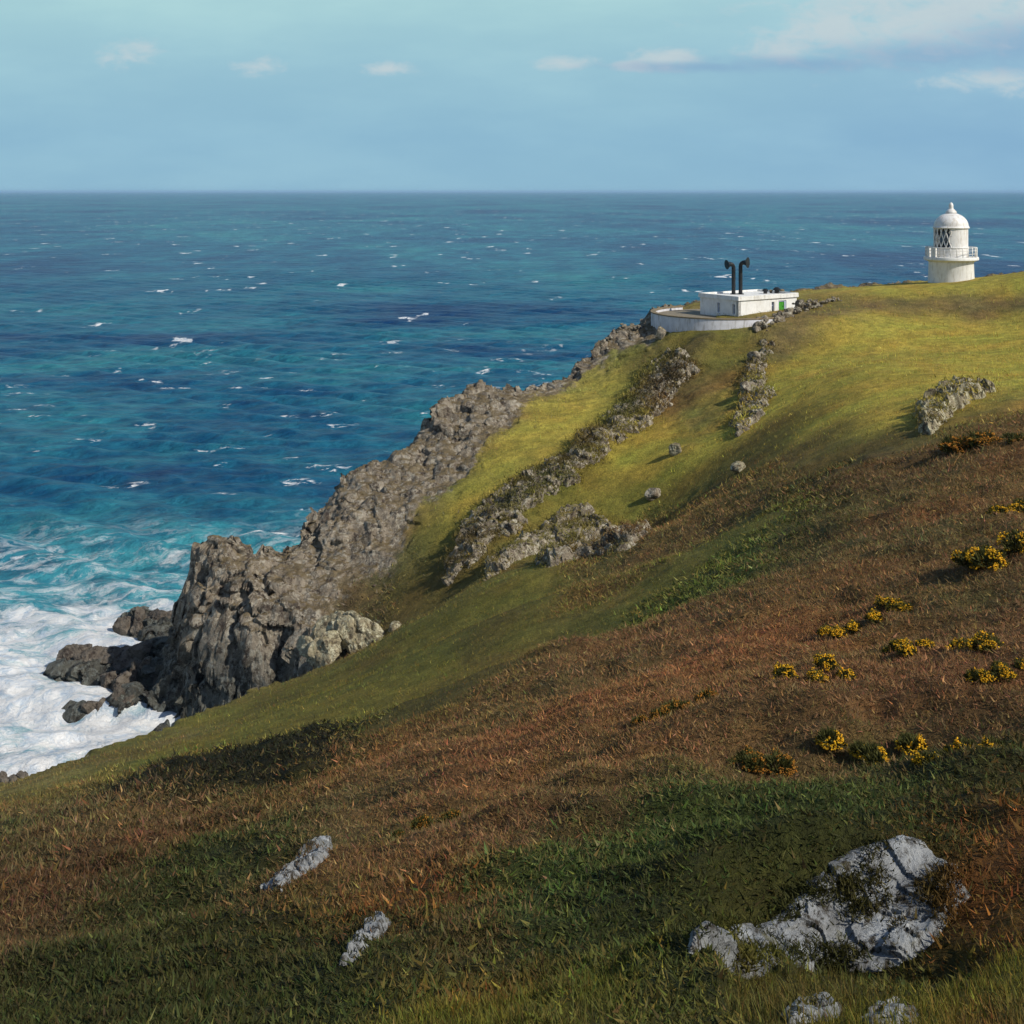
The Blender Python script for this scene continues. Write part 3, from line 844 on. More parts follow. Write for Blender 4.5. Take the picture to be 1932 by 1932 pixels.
# lantern: murette, blind sheeting, glazed part with diamond bars
obj('lantern_base', lathe([(R_l * 1.02, L(629) + 0.003), (R_l * 1.02, L(608)), (R_l * 1.045, L(607.5)), (R_l * 1.045, L(605.5)), (R_l * 0.9, L(605.5))], 72), m_white2, lh, True, True)
z0, z1 = L(605.5), L(560)
front = math.radians(-90 - 7)                     # direction towards the camera
ga, gb = front - math.radians(118), front - math.radians(12)     # glazed arc (left of front)
NA = 6; da = (gb - ga) / NA * 1.0; hh = (z1 - z0) / 2.5
bm = bmesh.new(); NS, NH = 240, 60
for i in range(NS):
    for j in range(NH):
        a_ = gb - da * 0.5 + (2 * math.pi - (gb - ga) + da * 0.5 - 0.004) * i / NS; b_ = gb - da * 0.5 + (2 * math.pi - (gb - ga) + da * 0.5 - 0.004) * (i + 1) / NS
        za = z0 + (z1 - z0) * j / NH; zb = z0 + (z1 - z0) * (j + 1) / NH
        fr = ((za + zb) / 2 - z0) / hh % 1.0
        lim = gb - da * 0.5 * abs(1 - 2 * fr)
        if (a_ + b_) / 2 < lim: continue
        bm.faces.new([bm.verts.new((R_l * math.cos(q_), R_l * math.sin(q_), z_)) for q_, z_ in ((a_, za), (b_, za), (b_, zb), (a_, zb))])
bmesh.ops.remove_doubles(bm, verts=bm.verts[:], dist=1e-4)
obj('blind_sheeting', bm, m_white2, lh, True)
obj('lantern_glazing', lathe([(R_l * 0.985, z0), (R_l * 0.985, z1)], 40, ga - 0.1, gb, None), m_glass, lh, True)
bm = bmesh.new()
for s in (-1, 1):
    for k in range(-4, NA + 5):
        pts = []
        for j in range(41):
            zz = z0 + (z1 - z0) * j / 40
            a_ = ga + da * k + s * da * (zz - z0) / hh * 0.5 * 2 * 0.5
            if ga - 1e-6 <= a_ <= gb: pts.append((R_l * math.cos(a_), R_l * math.sin(a_), zz))
        if len(pts) > 2: tube(bm, pts, 0.075, 6)
for a_ in (ga, front - math.radians(66)):
    tube(bm, [(R_l * math.cos(a_), R_l * math.sin(a_), z0), (R_l * math.cos(a_), R_l * math.sin(a_), z1)], 0.07, 6)
obj('glazing_bars', bm, m_white2, lh, True)
obj('optic', lathe([(0, z0), (0.9, z0 + 0.02), (1.25, z0 + 0.5), (1.45, (z0 + z1) / 2), (1.2, z1 - 0.35), (0, z1 - 0.2)], 32), m_lens, lh, True)
R_d = 42.3 * K
obj('dome', lathe([(R_l * 0.9, z1), (R_d * 1.0, z1 + 0.003), (R_d * 1.02, L(558)), (R_d * 1.0, L(556)), (R_d * 0.965, L(555))] +
    [(R_d * 0.955 * math.cos(a_ * math.pi / 2), L(555) + (L(522) - L(555)) * math.sin(a_ * math.pi / 2)) for a_ in np.linspace(0.04, 0.87, 16)], 72), m_white2, lh, True, True)
obj('vent_ball', lathe([(12.8 * K, L(523)), (13.2 * K, L(521.5)), (12.6 * K, L(519)), (9 * K, L(515)), (5.6 * K, L(512)), (5.2 * K, L(507)), (5.4 * K, L(504)), (4.4 * K, L(500)), (2.0 * K, L(497.5)), (0, L(496))], 32), m_white2, lh, True, True)
bm = bmesh.new()
for k in range(26):
    a_ = 2 * math.pi * k / 26; c_, s_ = math.cos(a_), math.sin(a_)
    tube(bm, [(R_g * .93 * c_, R_g * .93 * s_, L(629)), (R_g * .93 * c_, R_g * .93 * s_, L(606))], 0.05, 6)
for zz in (L(606), L(613), L(621)):
    ring = [(R_g * .93 * math.cos(2 * math.pi * k / 72), R_g * .93 * math.sin(2 * math.pi * k / 72), zz) for k in range(73)]
    tube(bm, ring, 0.055 if zz == L(606) else 0.035, 6)
obj('gallery_railing', bm, m_white2, lh, True)
for a_ in (front - math.radians(75), front - math.radians(55), front + math.radians(70), front + math.radians(84)):
    bm = bmesh.new()
    box(bm, (0, 0, 0.9 * 23 * K / 2 + 0.02), (0.28, 0.75, 0.95 * 23 * K), Matrix.Translation((R_g * .9 * math.cos(a_), R_g * .9 * math.sin(a_), L(629))) @ Matrix.Rotation(a_, 4, 'Z'), 0.03)
    obj('railing_panel', bm, m_white2, lh)

# ------------------------------------------------------------------ fog signal building
BYc = 145.6; kb = BYc / F * 1932 / 2500
bx = (1803 * 1932 / 2500 - 966) / F * BYc
ROT = math.radians(34); FZ = 29.95
bld = tag(empty('fog_signal_building', (bx, BYc, FZ), ROT), 'white flat roofed building with green door and black horns', 'building')
# local: near corner at origin, lit front along +x (length A), shaded side along +y (length B)
A_, B_, H_ = 9.8, 6.6, 2.12
openings_f = [('w', 5.5, 0.45, 0.55, 1.75), ('d', 6.65, 1.35, 0.1, 1.85)]       # offset, width, z0, z1 on the front
openings_s = [('w', 0.6, 0.42, 0.5, 1.7), ('w', 3.2, 0.42, 0.5, 1.7)]


def wall_with_holes(bm, length, height, th_, holes, M):
    cuts = sorted({0, length} | {h[1] for h in holes} | {h[1] + h[2] for h in holes})
    for a, b in zip(cuts[:-1], cuts[1:]):
        hs = [h for h in holes if h[1] <= a + 1e-6 and b <= h[1] + h[2] + 1e-6]
        if hs:
            _, _, _, za, zb = hs[0]; spans = [(0, za), (zb, height)]
        else:
            spans = [(0, height)]
        for s0, s1 in spans:
            box(bm, ((a + b) / 2, th_ / 2, (s0 + s1) / 2), (b - a, th_, s1 - s0), M)


bm = bmesh.new()
wall_with_holes(bm, A_, H_, 0.4, openings_f, Matrix.Identity(4))
MS = Matrix(((0, 1, 0, 0), (1, 0, 0, 0), (0, 0, 1, 0), (0, 0, 0, 1)))
wall_with_holes(bm, B_, H_, 0.4, openings_s, MS)
box(bm, (A_ - 0.2, B_ / 2, H_ / 2), (0.4, B_ - 0.002, H_ - 0.002)); box(bm, (A_ / 2, B_ - 0.2, H_ / 2), (A_ - 0.002, 0.4, H_ - 0.004))
bmesh.ops.remove_doubles(bm, verts=bm.verts[:], dist=1e-4)
obj('wall', bm, m_white, bld)
bm = bmesh.new()
box(bm, (A_ / 2, B_ / 2, H_ + 0.16), (A_ + 0.36, B_ + 0.36, 0.30), None, 0.03)
obj('roof', bm, m_white, bld)
bm = bmesh.new()
for (c_, s_) in (((A_ / 2, -0.02, H_ + 0.42), (A_ + 0.30, 0.3, 0.22)), ((-0.02, B_ / 2, H_ + 0.421), (0.3, B_ + 0.29, 0.22)), ((A_ / 2, B_ + 0.02, H_ + 0.42), (A_ + 0.30, 0.3, 0.22)), ((A_ + 0.02, B_ / 2, H_ + 0.421), (0.3, B_ + 0.29, 0.22))):
    box(bm, c_, s_, None, 0.02)
obj('parapet', bm, m_white, bld)
for hs, M in ((openings_f, Matrix.Identity(4)), (openings_s, MS)):
    for kd, a, wd, za, zb in hs:
        if kd == 'w':
            bm = bmesh.new(); cx = a + wd / 2
            box(bm, (a + 0.035, 0.24, (za + zb) / 2), (0.07, 0.1, zb - za), M); box(bm, (a + wd - 0.035, 0.24, (za + zb) / 2), (0.07, 0.1, zb - za), M)
            box(bm, (cx, 0.241, za + 0.04), (wd - 0.14, 0.1, 0.08), M); box(bm, (cx, 0.241, zb - 0.04), (wd - 0.14, 0.1, 0.08), M); box(bm, (cx, 0.242, (za + zb) / 2 + 0.15), (wd - 0.14, 0.08, 0.06), M)
            wf = obj('window', bm, m_frame, bld)
            bm = bmesh.new(); box(bm, (cx, 0.27, (za + zb) / 2), (wd - 0.13, 0.03, zb - za - 0.15), M); obj('pane', bm, m_pane, wf)
            bm = bmesh.new(); box(bm, (cx, 0.02, za - 0.06), (wd + 0.16, 0.22, 0.09), M, 0.01); obj('sill', bm, m_white, wf)
        else:
            bm = bmesh.new()
            box(bm, (a + 0.08, 0.2, (za + zb) / 2), (0.16, 0.2, zb - za), M); box(bm, (a + wd - 0.11, 0.2, (za + zb) / 2), (0.22, 0.2, zb - za), M); box(bm, (a + wd / 2 - 0.03, 0.201, zb - 0.07), (wd - 0.39, 0.2, 0.14), M)
            df = obj('door_frame', bm, m_frame, bld)
            bm = bmesh.new(); dw = wd - 0.39; dc = a + 0.16 + dw / 2
            box(bm, (dc, 0.24, (za + zb - 0.14) / 2), (dw - 0.01, 0.06, zb - za - 0.16), M)
            for ddx in (-0.17, 0.17):
                for pz, ph_ in ((za + 0.45, 0.6), (za + 1.15, 0.55)):
                    box(bm, (dc + ddx, 0.205, pz), (0.24, 0.02, ph_), M)
            dr = obj('door', bm, m_green, bld)
            bm = bmesh.new(); box(bm, (dc + 0.27, 0.18, za + 1.0), (0.05, 0.06, 0.16), M); obj('handle', bm, m_black, dr)
# the two horns: upright pipe, bend, flared bell
Rinv = Matrix.Rotation(-ROT, 3, 'Z')


def horn(dx_world, dy_world, aim_world, hgt_, bell_r):
    p0 = Rinv @ Vector((dx_world, dy_world, 0)); p0.z = H_ + 0.31
    aim = (Rinv @ Vector(aim_world)).normalized()
    bm = bmesh.new()
    pts = [p0 + Vector((0, 0, z_)) for z_ in np.linspace(0, hgt_ - 0.5, 8)]
    c0 = pts[-1]; rad = 0.46; h2 = Vector((aim.x, aim.y, 0)).normalized()
    for a_ in np.linspace(0.15, math.pi / 2, 9):
        pts.append(c0 + h2 * rad * (1 - math.cos(a_)) + Vector((0, 0, rad * math.sin(a_))))
    rads = [0.24] * 8 + list(np.linspace(0.23, 0.26, 9))
    tube(bm, [p0, p0 + Vector((0, 0, 0.1))], 0.42, 20)
    tube(bm, pts, rads, 20)
    o = obj('fog_horn', bm, m_black, bld, True, True)
    e = pts[-1]; bm = bmesh.new()
    prof = [(0.0, 0.27), (0.15, 0.31), (0.3, 0.38), (0.42, 0.48), (0.5, bell_r), (0.53, bell_r + 0.03), (0.54, bell_r - 0.02), (0.48, bell_r - 0.09), (0.38, 0.36), (0.25, 0.27), (0.15, 0.1)]
    bl = aim.copy(); ring = []
    tube(bm, [e - bl * 0.05 + bl * d_ for d_, _ in prof], [r_ for _, r_ in prof], 24)
    obj('horn_bell', bm, m_black, o, True, True)
    bm = bmesh.new(); c_ = e + bl * 0.30
    tube(bm, [c_, c_ + bl * 0.02], 0.29, 20); obj('horn_throat', bm, m_rust, o)


hx = lambda col, Yw: ((1560 + col / 3.864) * 1932 / 2500 - 966) / F * Yw
HY = 151.5
horn(hx(892, HY) - bx, HY - BYc, (-1.0, -0.35, -0.12), 3.75, 0.56)
horn(hx(958, HY) - bx, HY - BYc, (0.9, -0.55, 0.0), 3.95, 0.64)
# roof ventilators
for (px_, Yv, s_) in ((1192, 152.5, 0.9), (1300, 153, 1.1), (1245, 153.5, 0.6), (1350, 153.5, 0.7)):
    p_ = Rinv @ Vector((hx(px_, Yv) - bx, Yv - BYc, 0)); bm = bmesh.new()
    lathe([(0.26 * s_, 0), (0.26 * s_, 0.35 * s_), (0.42 * s_, 0.36 * s_), (0.42 * s_, 0.5 * s_), (0.2 * s_, 0.68 * s_), (0, 0.7 * s_)], 16, bm=bm)
    for v in bm.verts: v.co += Vector((p_.x, p_.y, H_ + 0.31))
    obj('roof_vent', bm, m_black if s_ > 0.8 else m_cap, bld, True, True)
# curved enclosing wall and the court it holds
WZ0, WZ1 = 28.6, 30.32
ring_px = [(2, 153.5), (-30, 160)]
cxw, cyw = (1765 * 1932 / 2500 - 966) / F * 149, 149.7
arc = []
for a_ in np.linspace(math.radians(118), math.radians(312), 70):
    rx_, ry_ = 8.3, 8.3
    arc.append((cxw + rx_ * math.cos(a_), cyw + ry_ * math.sin(a_)))


def wall_strip(bm, path, z0, z1, th_):
    n = len(path); rows = []
    for i in range(n):
        a = Vector(path[max(0, i - 1)]); b = Vector(path[min(n - 1, i + 1)]); d = (b - a).normalized(); nrm = Vector((-d.y, d.x))
        p_ = Vector(path[i]); o1 = p_ + nrm * th_ / 2; o2 = p_ - nrm * th_ / 2
        rows.append([bm.verts.new((o1.x, o1.y, z0)), bm.verts.new((o2.x, o2.y, z0)), bm.verts.new((o2.x, o2.y, z1)), bm.verts.new((o1.x, o1.y, z1))])
    for A, B in zip(rows[:-1], rows[1:]):
        for k in range(4):
            bm.faces.new((A[k], A[(k + 1) % 4], B[(k + 1) % 4], B[k]))
    bm.faces.new(rows[0]); bm.faces.new(rows[-1])


bw = tag(empty('boundary_wall', (arc[0][0], arc[0][1], WZ0)), 'low curved whitewashed wall enclosing the white building', 'wall')
bm = bmesh.new(); wall_strip(bm, [(x - arc[0][0], y - arc[0][1]) for x, y in arc], -1.5, WZ1 - WZ0, 0.5); obj('wall_face', bm, m_greywall, bw, True, True)
bm = bmesh.new(); wall_strip(bm, [(x - arc[0][0], y - arc[0][1]) for x, y in arc], WZ1 - WZ0 + 0.002, WZ1 - WZ0 + 0.13, 0.62); obj('coping', bm, m_cap, bw, True, True)
bm = bmesh.new()
cv = [bm.verts.new((cxw + 8.2 * math.cos(a_), cyw + 8.2 * math.sin(a_), FZ + 0.05)) for a_ in np.linspace(0, 2 * math.pi, 64, False)]
f_ = bm.faces.new(cv); ex = bmesh.ops.extrude_face_region(bm, geom=[f_])
for v in ex['geom']:
    if isinstance(v, bmesh.types.BMVert): v.co.z -= 3.0
obj('courtyard', bm, m_court)['kind'] = 'structure'


# ------------------------------------------------------------------ rocks
def ico(sub):
    bm = bmesh.new(); bmesh.ops.create_icosphere(bm, subdivisions=sub, radius=1.0)
    v = np.array([v.co[:] for v in bm.verts]); f = np.array([[q.index for q in fc.verts] for fc in bm.faces]); bm.free()
    return v, f


ICO = {k: ico(k) for k in (2, 3, 5, 6)}


def rock_shape(seed, size, sub=5, cuts=9, rough=0.12, fine=0.05, freq=1.0):
    rg = np.random.default_rng(seed); v, f = ICO[sub]; v = v.copy()
    for _ in range(cuts + 5):
        n_ = rg.normal(size=3); n_[2] *= 0.8; n_ /= np.linalg.norm(n_); o_ = rg.uniform(0.42, 0.8)
        dd = v @ n_ - o_; v -= np.maximum(dd, 0)[:, None] * n_ * 0.92
    s = np.array(size); w_ = v * s
    L_ = max(size) * 0.5 / freq
    nrm = v / np.linalg.norm(v, axis=1, keepdims=True)
    disp = rough * max(size) * fbm(w_[:, 0] / L_, w_[:, 1] / L_, w_[:, 2] / L_, 4, seed) + fine * max(size) * ridged(w_[:, 0] / L_ * 3, w_[:, 1] / L_ * 3, w_[:, 2] / L_ * 2.2, 4, seed + 9)
    return w_ + nrm * disp[:, None], f


def rock(name, label, pos_, size, rz, seed, m_, sub=5, cat='rock', tilt=0.0, group=None, **kw):
    v, f = rock_shape(seed, size, sub, **kw)
    o = mesh_np(name, v, [f], m_)
    o.location = pos_; o.rotation_euler = (0, tilt, rz)
    return tag(o, label, cat, group)


def merge_rocks(name, label, pos_, lumps, m_, cat='rock', sub=5):
    """one outcrop made of several grown-together lumps (offset, size, rz, seed)"""
    vs, fs, k = [], [], 0
    for off, size, rz, seed in lumps:
        v, f = rock_shape(seed, size, sub, 10, 0.13, 0.06, 1.3)
        c_, s_ = math.cos(rz), math.sin(rz)
        v = np.stack([v[:, 0] * c_ - v[:, 1] * s_, v[:, 0] * s_ + v[:, 1] * c_, v[:, 2]], 1) + np.array(off)
        vs.append(v); fs.append(f + k); k += len(v)
    o = mesh_np(name, np.concatenate(vs), [np.concatenate(fs)], m_); o.location = pos_
    o.data.set_sharp_from_angle(angle=math.radians(28))
    return tag(o, label, cat)


def seat(px, py, dz=0.0):
    h_ = hit(px, py); return (h_[0], h_[1], gz(h_[0], h_[1]) + dz)


def outcrop(name, label, pos_, ext, n, seed, m_, lump=0.34, rz=0.0, sub=5, cat='rock', skew=0.0, tall=1.0):
    """craggy outcrop: many angular lumps packed in a mound ext=(half x, half y, height)"""
    rg = np.random.default_rng(seed); L_ = []
    for k in range(n):
        a, r_ = rg.uniform(0, 2 * math.pi), math.sqrt(rg.random()) * 0.85
        ux, uy = r_ * math.cos(a), r_ * math.sin(a)
        hz_ = ext[2] * (1 - r_ ** 2) * rg.uniform(0.35, 0.95)
        x_, y_ = ux * ext[0], uy * ext[1]
        sz_ = lump * rg.uniform(0.6, 1.25)
        size = (ext[0] * sz_, max(ext[1], ext[0] * 0.5) * sz_, max(0.25 * ext[2], ext[2] * sz_ * tall))
        off = (x_ * math.cos(rz) - y_ * math.sin(rz), x_ * math.sin(rz) + y_ * math.cos(rz), hz_ * 0.6 + skew * ux * ext[2])
        L_.append((off, size, rg.uniform(0, 3.1), seed * 20 + k))
    return merge_rocks(name, label, pos_, L_, m_, cat, sub)


outcrop('rock_outcrop', 'pale yellowish lichened rock outcrop at foot of the cliff gully', tuple(P(665, 1232, 94.5)), (4.4, 2.4, 3.7), 20, 301, m_rock_pale, 0.36, 0.1, 5)
# boulders in the grass
for (px, py, w_, h_, lab, sd, mm) in ((1275, 858, 40, 26, 'pale rounded boulder alone in the grass right of stone wall', 331, m_rock_pale), (1395, 893, 34, 24, 'small pale boulder at upper edge of the brown heather', 332, m_rock_pale),
                             (1235, 945, 40, 30, 'lichen covered boulder above the broad grey outcrop', 333, m_rock_far), (1415, 750, 44, 38, 'large dark grey boulder beside the field edge', 334, m_rock_far),
                             (1395, 800, 30, 32, 'upright grey boulder lowest in row beside the field', 335, m_rock_far), (1425, 690, 34, 28, 'grey boulder uppermost in row beside the dirt path', 336, m_rock_far),
                             (1245, 645, 30, 30, 'rounded boulder at left foot of the curved white wall', 337, m_rock_far)):
    s_ = seat(px, py); mpp = s_[1] / F
    rock('boulder', lab, (s_[0], s_[1], s_[2] + h_ * mpp * 0.25), (w_ * mpp * 0.52, w_ * mpp * 0.5, h_ * mpp * 0.55), sd * 0.7, sd, mm, 5, 'boulder')
# near rocks in the heather


def hit_z(px, py, y0=4.0, y1=178.0):
    """where a sight line meets the finished ground"""
    Yq = np.exp(np.linspace(math.log(y0), math.log(y1), 4000)); xq = (px - 966) / F * Yq; zq = CAM_Z - (py - HZ) / F * Yq
    k = np.argmax(zq <= at_polar(ZZ, xq, Yq))
    return np.array([xq[k], Yq[k], zq[k]])


FACE_TUFTS = []


def rock_face(name, label, poly, hgt, blk, seed, m_, cell, soft, rough=1.0, tufts=0):
    """craggy bedrock standing out of the turf, one continuous piece laid over the ground in plan"""
    pw = np.array([hit_z(*p_)[:2] for p_ in poly])
    gx = np.arange(pw[:, 0].min() - soft, pw[:, 0].max() + soft, cell); gy = np.arange(pw[:, 1].min() - soft, pw[:, 1].max() + soft, cell)
    x, y = np.meshgrid(gx, gy); z = at_polar(Z_ROCKBASE, x, y)
    sd_ = poly_sd(x, y, pw) + rough * soft * fbm(x / blk / 1.2, y / blk / 1.2, 0, 5, seed, gain=0.6)
    up = sstep(sd_, -soft * 0.5, soft * 0.8)
    g1, g0 = np.gradient(z, cell); nn = np.stack([-g0, -g1, np.ones_like(z)], -1); nn[..., 1] -= 0.35
    nn /= np.linalg.norm(nn, axis=-1, keepdims=True)
    big = blocks(x, y, z, blk, seed + 3)
    d_ = hgt * (up * 1.2 - 0.4) - (1 - up) * 0.7 * soft + up * (0.8 * hgt * big + 0.4 * hgt * blocks(x, y, z, blk * 0.4, seed + 5) + 0.22 * hgt * ridged(x / blk * 3, y / blk * 3, z / blk * 1.2, 4, seed + 8))
    v = np.stack([x, y, z], -1) + nn * d_[..., None]
    n0, n1_ = x.shape; ii = np.arange(n0 * n1_).reshape(n0, n1_)
    q_ = np.stack([ii[:-1, :-1], ii[:-1, 1:], ii[1:, 1:], ii[1:, :-1]], -1).reshape(-1, 4)
    q_ = q_[(sd_.reshape(-1)[q_] > -soft * 0.55).all(1)]
    u_, inv = np.unique(q_, return_inverse=True); vv = v.reshape(-1, 3)[u_]; o0 = vv.mean(0)
    o = mesh_np(name, vv - o0, [inv.reshape(-1, 4)], m_); o.location = o0
    o.data.set_sharp_from_angle(angle=math.radians(30))
    if tufts:
        rg = np.random.default_rng(seed); pk = rg.integers(0, len(vv), tufts * 8); c_ = vv[pk]
        mk = fbm(c_[:, 0] / blk / 0.33, c_[:, 1] / blk / 0.33, c_[:, 2] / blk / 0.33, 4, seed + 11) > 0.12
        FACE_TUFTS.append(c_[mk][:tufts])
    return tag(o, label, 'rock')


Z_ROCKBASE = hcliff + lump * lump_amt * np.where(RR < 35, 1.0, 0.4) + 0.66 * np.exp(-(((X - 2.85) / 1.25) ** 2 + ((Y - 10.8) / 0.62) ** 2)) + 0.22 * np.exp(-(((X - 1.7) / 0.7) ** 2 + ((Y - 10.3) / 0.6) ** 2)) + BANK * 0.5
rock_face('rock_ridge', 'long craggy lichened rock ridge climbing the headland to the white building', [(874, 1009), (906, 961), (950, 929), (1010, 885), (1050, 869), (1098, 829), (1150, 785), (1190, 741), (1215, 705), (1262, 665),
          (1325, 690), (1278, 745), (1210, 817), (1158, 838), (1130, 881), (1078, 913), (1018, 953), (970, 1005), (930, 1030), (905, 1065), (850, 1105), (836, 1085)], 0.75, 1.5, 307, m_rock_far, 0.11, 1.0, 1.3, 5000)
rock_face('rock_outcrop', 'broad grey rock outcrop below the ridge in mid slope', [(978, 1021), (1022, 989), (1050, 961), (1090, 953), (1138, 975), (1178, 980), (1206, 998), (1244, 1000), (1186, 1045), (1158, 1061), (1098, 1057), (1058, 1069), (1022, 1077), (1018, 1045), (940, 1085), (905, 1105), (920, 1065)],
          0.85, 1.9, 308, m_rock_far, 0.11, 1.0, 1.3, 3000)
rock_face('rock_outcrop', 'long pale outcrop at edge of yellow green field on the right', [(1728, 775), (1751, 756), (1783, 740), (1839, 730), (1882, 740), (1847, 754), (1799, 782), (1775, 806), (1759, 826), (1735, 822)], 0.7, 1.1, 309, m_rock_pale, 0.07, 0.55, 1.2, 700)
rock_face('heather_rock', 'long mottled grey rock lying in heather left of centre', [(488, 1690), (520, 1660), (560, 1612), (630, 1590), (622, 1615), (575, 1655), (530, 1690)], 0.11, 0.28, 304, m_rock_near, 0.014, 0.12, 1.3, 200)
rock_face('heather_rock', 'smooth pale grey rock slab jutting from dark lower heather', [(642, 1825), (668, 1788), (715, 1738), (735, 1745), (722, 1775), (680, 1815)], 0.08, 0.24, 305, m_rock_near, 0.009, 0.07, 1.2, 100)
rock_face('foreground_rock', 'big blue grey rock face in the lower right foreground', [(1285, 1822), (1330, 1755), (1440, 1725), (1520, 1660), (1590, 1625), (1650, 1590), (1730, 1590), (1815, 1630), (1845, 1690), (1780, 1770), (1700, 1830), (1560, 1830), (1450, 1842)], 0.085, 0.6, 306, m_rock_near, 0.011, 0.13, 0.75, 3600)
rock_face('flat_stone', 'left of two flat pale stones in the grass at the bottom edge', [(1470, 1915), (1520, 1888), (1568, 1888), (1592, 1908), (1570, 1930), (1490, 1935)], 0.045, 0.3, 371, m_rock_near, 0.008, 0.06, 1.0, 60)
rock_face('flat_stone', 'right of two flat pale stones in the grass at the bottom edge', [(1610, 1925), (1640, 1903), (1700, 1898), (1745, 1912), (1740, 1940), (1640, 1945)], 0.045, 0.3, 372, m_rock_near, 0.008, 0.06, 1.0, 60)
# rocks standing in the surf
for (px, py, w_, h_, lab, sd) in ((200, 1235, 150, 60, 'jagged dark rock ledge reaching leftmost into white surf', 381), (290, 1165, 110, 60, 'dark broken rock below the cliff nose', 382), (210, 1318, 90, 55, 'low dark rock in surf below the leftmost ledge', 383),
                                  (255, 1270, 120, 110, 'steep black rock joined to the cliff foot in surf', 384), (12, 1470, 60, 30, 'small dark rock in surf at left edge', 385)):
    Yr = CAM_Z * F / (py + h_ * 0.3 - HZ); mpp = Yr / F; q_ = P(px, py, Yr)
    lumps = []
    rg = np.random.default_rng(sd)
    for k in range(5):
        a_ = (k / 4 - 0.5) * 0.8
        lumps.append(((a_ * w_ * mpp, rg.uniform(-0.15, 0.15) * w_ * mpp, (0.35 * a_ + rg.uniform(-0.12, 0.12)) * h_ * mpp), (w_ * mpp * rg.uniform(0.2, 0.3), w_ * mpp * rg.uniform(0.18, 0.28), h_ * mpp * rg.uniform(0.35, 0.6)), rg.uniform(0, 3), sd * 10 + k))
    merge_rocks('sea_rock', lab, (q_[0], q_[1], h_ * mpp * 0.05), lumps, m_rock_sea, 'sea rock')


# rough stone walls: every wall one thing, its stones one mesh
def stone_wall(label, path, width, height, stone, seed, m_, dens=1.0):
    rg = np.random.default_rng(seed)
    pts = [np.array(hit(px, py)[:2]) for px, py in path]
    seg = [np.linalg.norm(b - a) for a, b in zip(pts[:-1], pts[1:])]; tot = sum(seg)
    n = int(tot * height * width * 1.6 / stone ** 2.2 * dens); vs, fs, k = [], [], 0
    o0 = pts[0]; z00 = gz(*o0)
    cum = np.concatenate([[0], np.cumsum(seg)])
    for i in range(n):
        u = rg.random() * tot; j = min(np.searchsorted(cum, u, 'right') - 1, len(seg) - 1); f_ = (u - cum[j]) / seg[j]
        c_ = pts[j] * (1 - f_) + pts[j + 1] * f_; d_ = (pts[j + 1] - pts[j]) / seg[j]; nn = np.array([-d_[1], d_[0]])
        hmod = 0.55 + 0.45 * vnoise(np.array([u / 4.0]), np.array([seed * 1.0]))[0] * 1.2 + 0.15
        hz_ = rg.random() * height * max(0.2, hmod); off = rg.normal(0, 0.27) * width * (1 - 0.45 * hz_ / height)
        x_, y_ = c_ + nn * off
        s_ = stone * float(np.clip(rg.lognormal(-0.25, 0.45), 0.3, 2.2))
        v, f = ICO[2]; v = v.copy()
        for _ in range(5):
            n_ = rg.normal(size=3); n_ /= np.linalg.norm(n_); v -= np.maximum(v @ n_ - 0.6, 0)[:, None] * n_
        v = v * np.array([s_ * rg.uniform(0.7, 1.2), s_ * rg.uniform(0.6, 1.0), s_ * rg.uniform(0.45, 0.85)]) * 0.62
        a_ = math.atan2(d_[1], d_[0]) + rg.normal(0, 0.4); ca, sa = math.cos(a_), math.sin(a_)
        v = np.stack([v[:, 0] * ca - v[:, 1] * sa, v[:, 0] * sa + v[:, 1] * ca, v[:, 2] + v[:, 0] * rg.normal(0, 0.2)], 1)
        v += np.array([x_ - o0[0], y_ - o0[1], gz(x_, y_) + hz_ - z00])
        vs.append(v); fs.append(f + k); k += len(v)
    o = mesh_np('stone_wall', np.concatenate(vs), [np.concatenate(fs)], m_, smooth=False); o.location = (o0[0], o0[1], z00)
    return tag(o, label, 'wall')


rock_face('rock_outcrop', 'broken line of grey rocks between rough grass and the field', [(1432, 640), (1456, 650), (1446, 700), (1455, 748), (1430, 800), (1392, 828), (1376, 805), (1404, 745), (1398, 705), (1424, 670)], 0.6, 1.1, 311, m_rock_far, 0.11, 0.8, 1.7, 900)
stone_wall('low rubble wall beside the path right of the white building', [(1425, 632), (1475, 605), (1510, 590), (1545, 578), (1580, 570)], 1.5, 1.2, 0.6, 404, m_stone, 0.8)
stone_wall('rubble edge along cliff top left of the curved wall', [(1130, 665), (1170, 640), (1215, 632)], 1.6, 0.8, 0.5, 405, m_stone, 0.7)


# ------------------------------------------------------------------ plants
def scatter(n, r0, r1, a0=-25, a1=25, seed=1, p=0.0):
    rg = np.random.default_rng(seed)
    a = np.radians(rg.uniform(a0, a1, n)); r = np.exp(rg.uniform(math.log(r0), math.log(r1), n))
    return r * np.sin(a), r * np.cos(a)


def tri_blades(base, up, h, wd, col, rg, lean=0.5, jit=None):
    """one triangle per blade"""
    n = len(base); a = rg.uniform(0, 2 * np.pi, n); side = np.stack([np.cos(a), np.sin(a), rg.normal(0, .3, n)], 1) * (wd / 2)[:, None]
    d = np.stack([rg.normal(0, lean, n), rg.normal(0, lean, n), np.ones(n)], 1) + up
    d /= np.linalg.norm(d, axis=1, keepdims=True)
    v = np.stack([base - side, base + side, base + d * h[:, None]], 1).reshape(-1, 3)
    f = np.arange(3 * n).reshape(-1, 3)
    c = np.repeat(col, 3, 0)
    return v, f, c


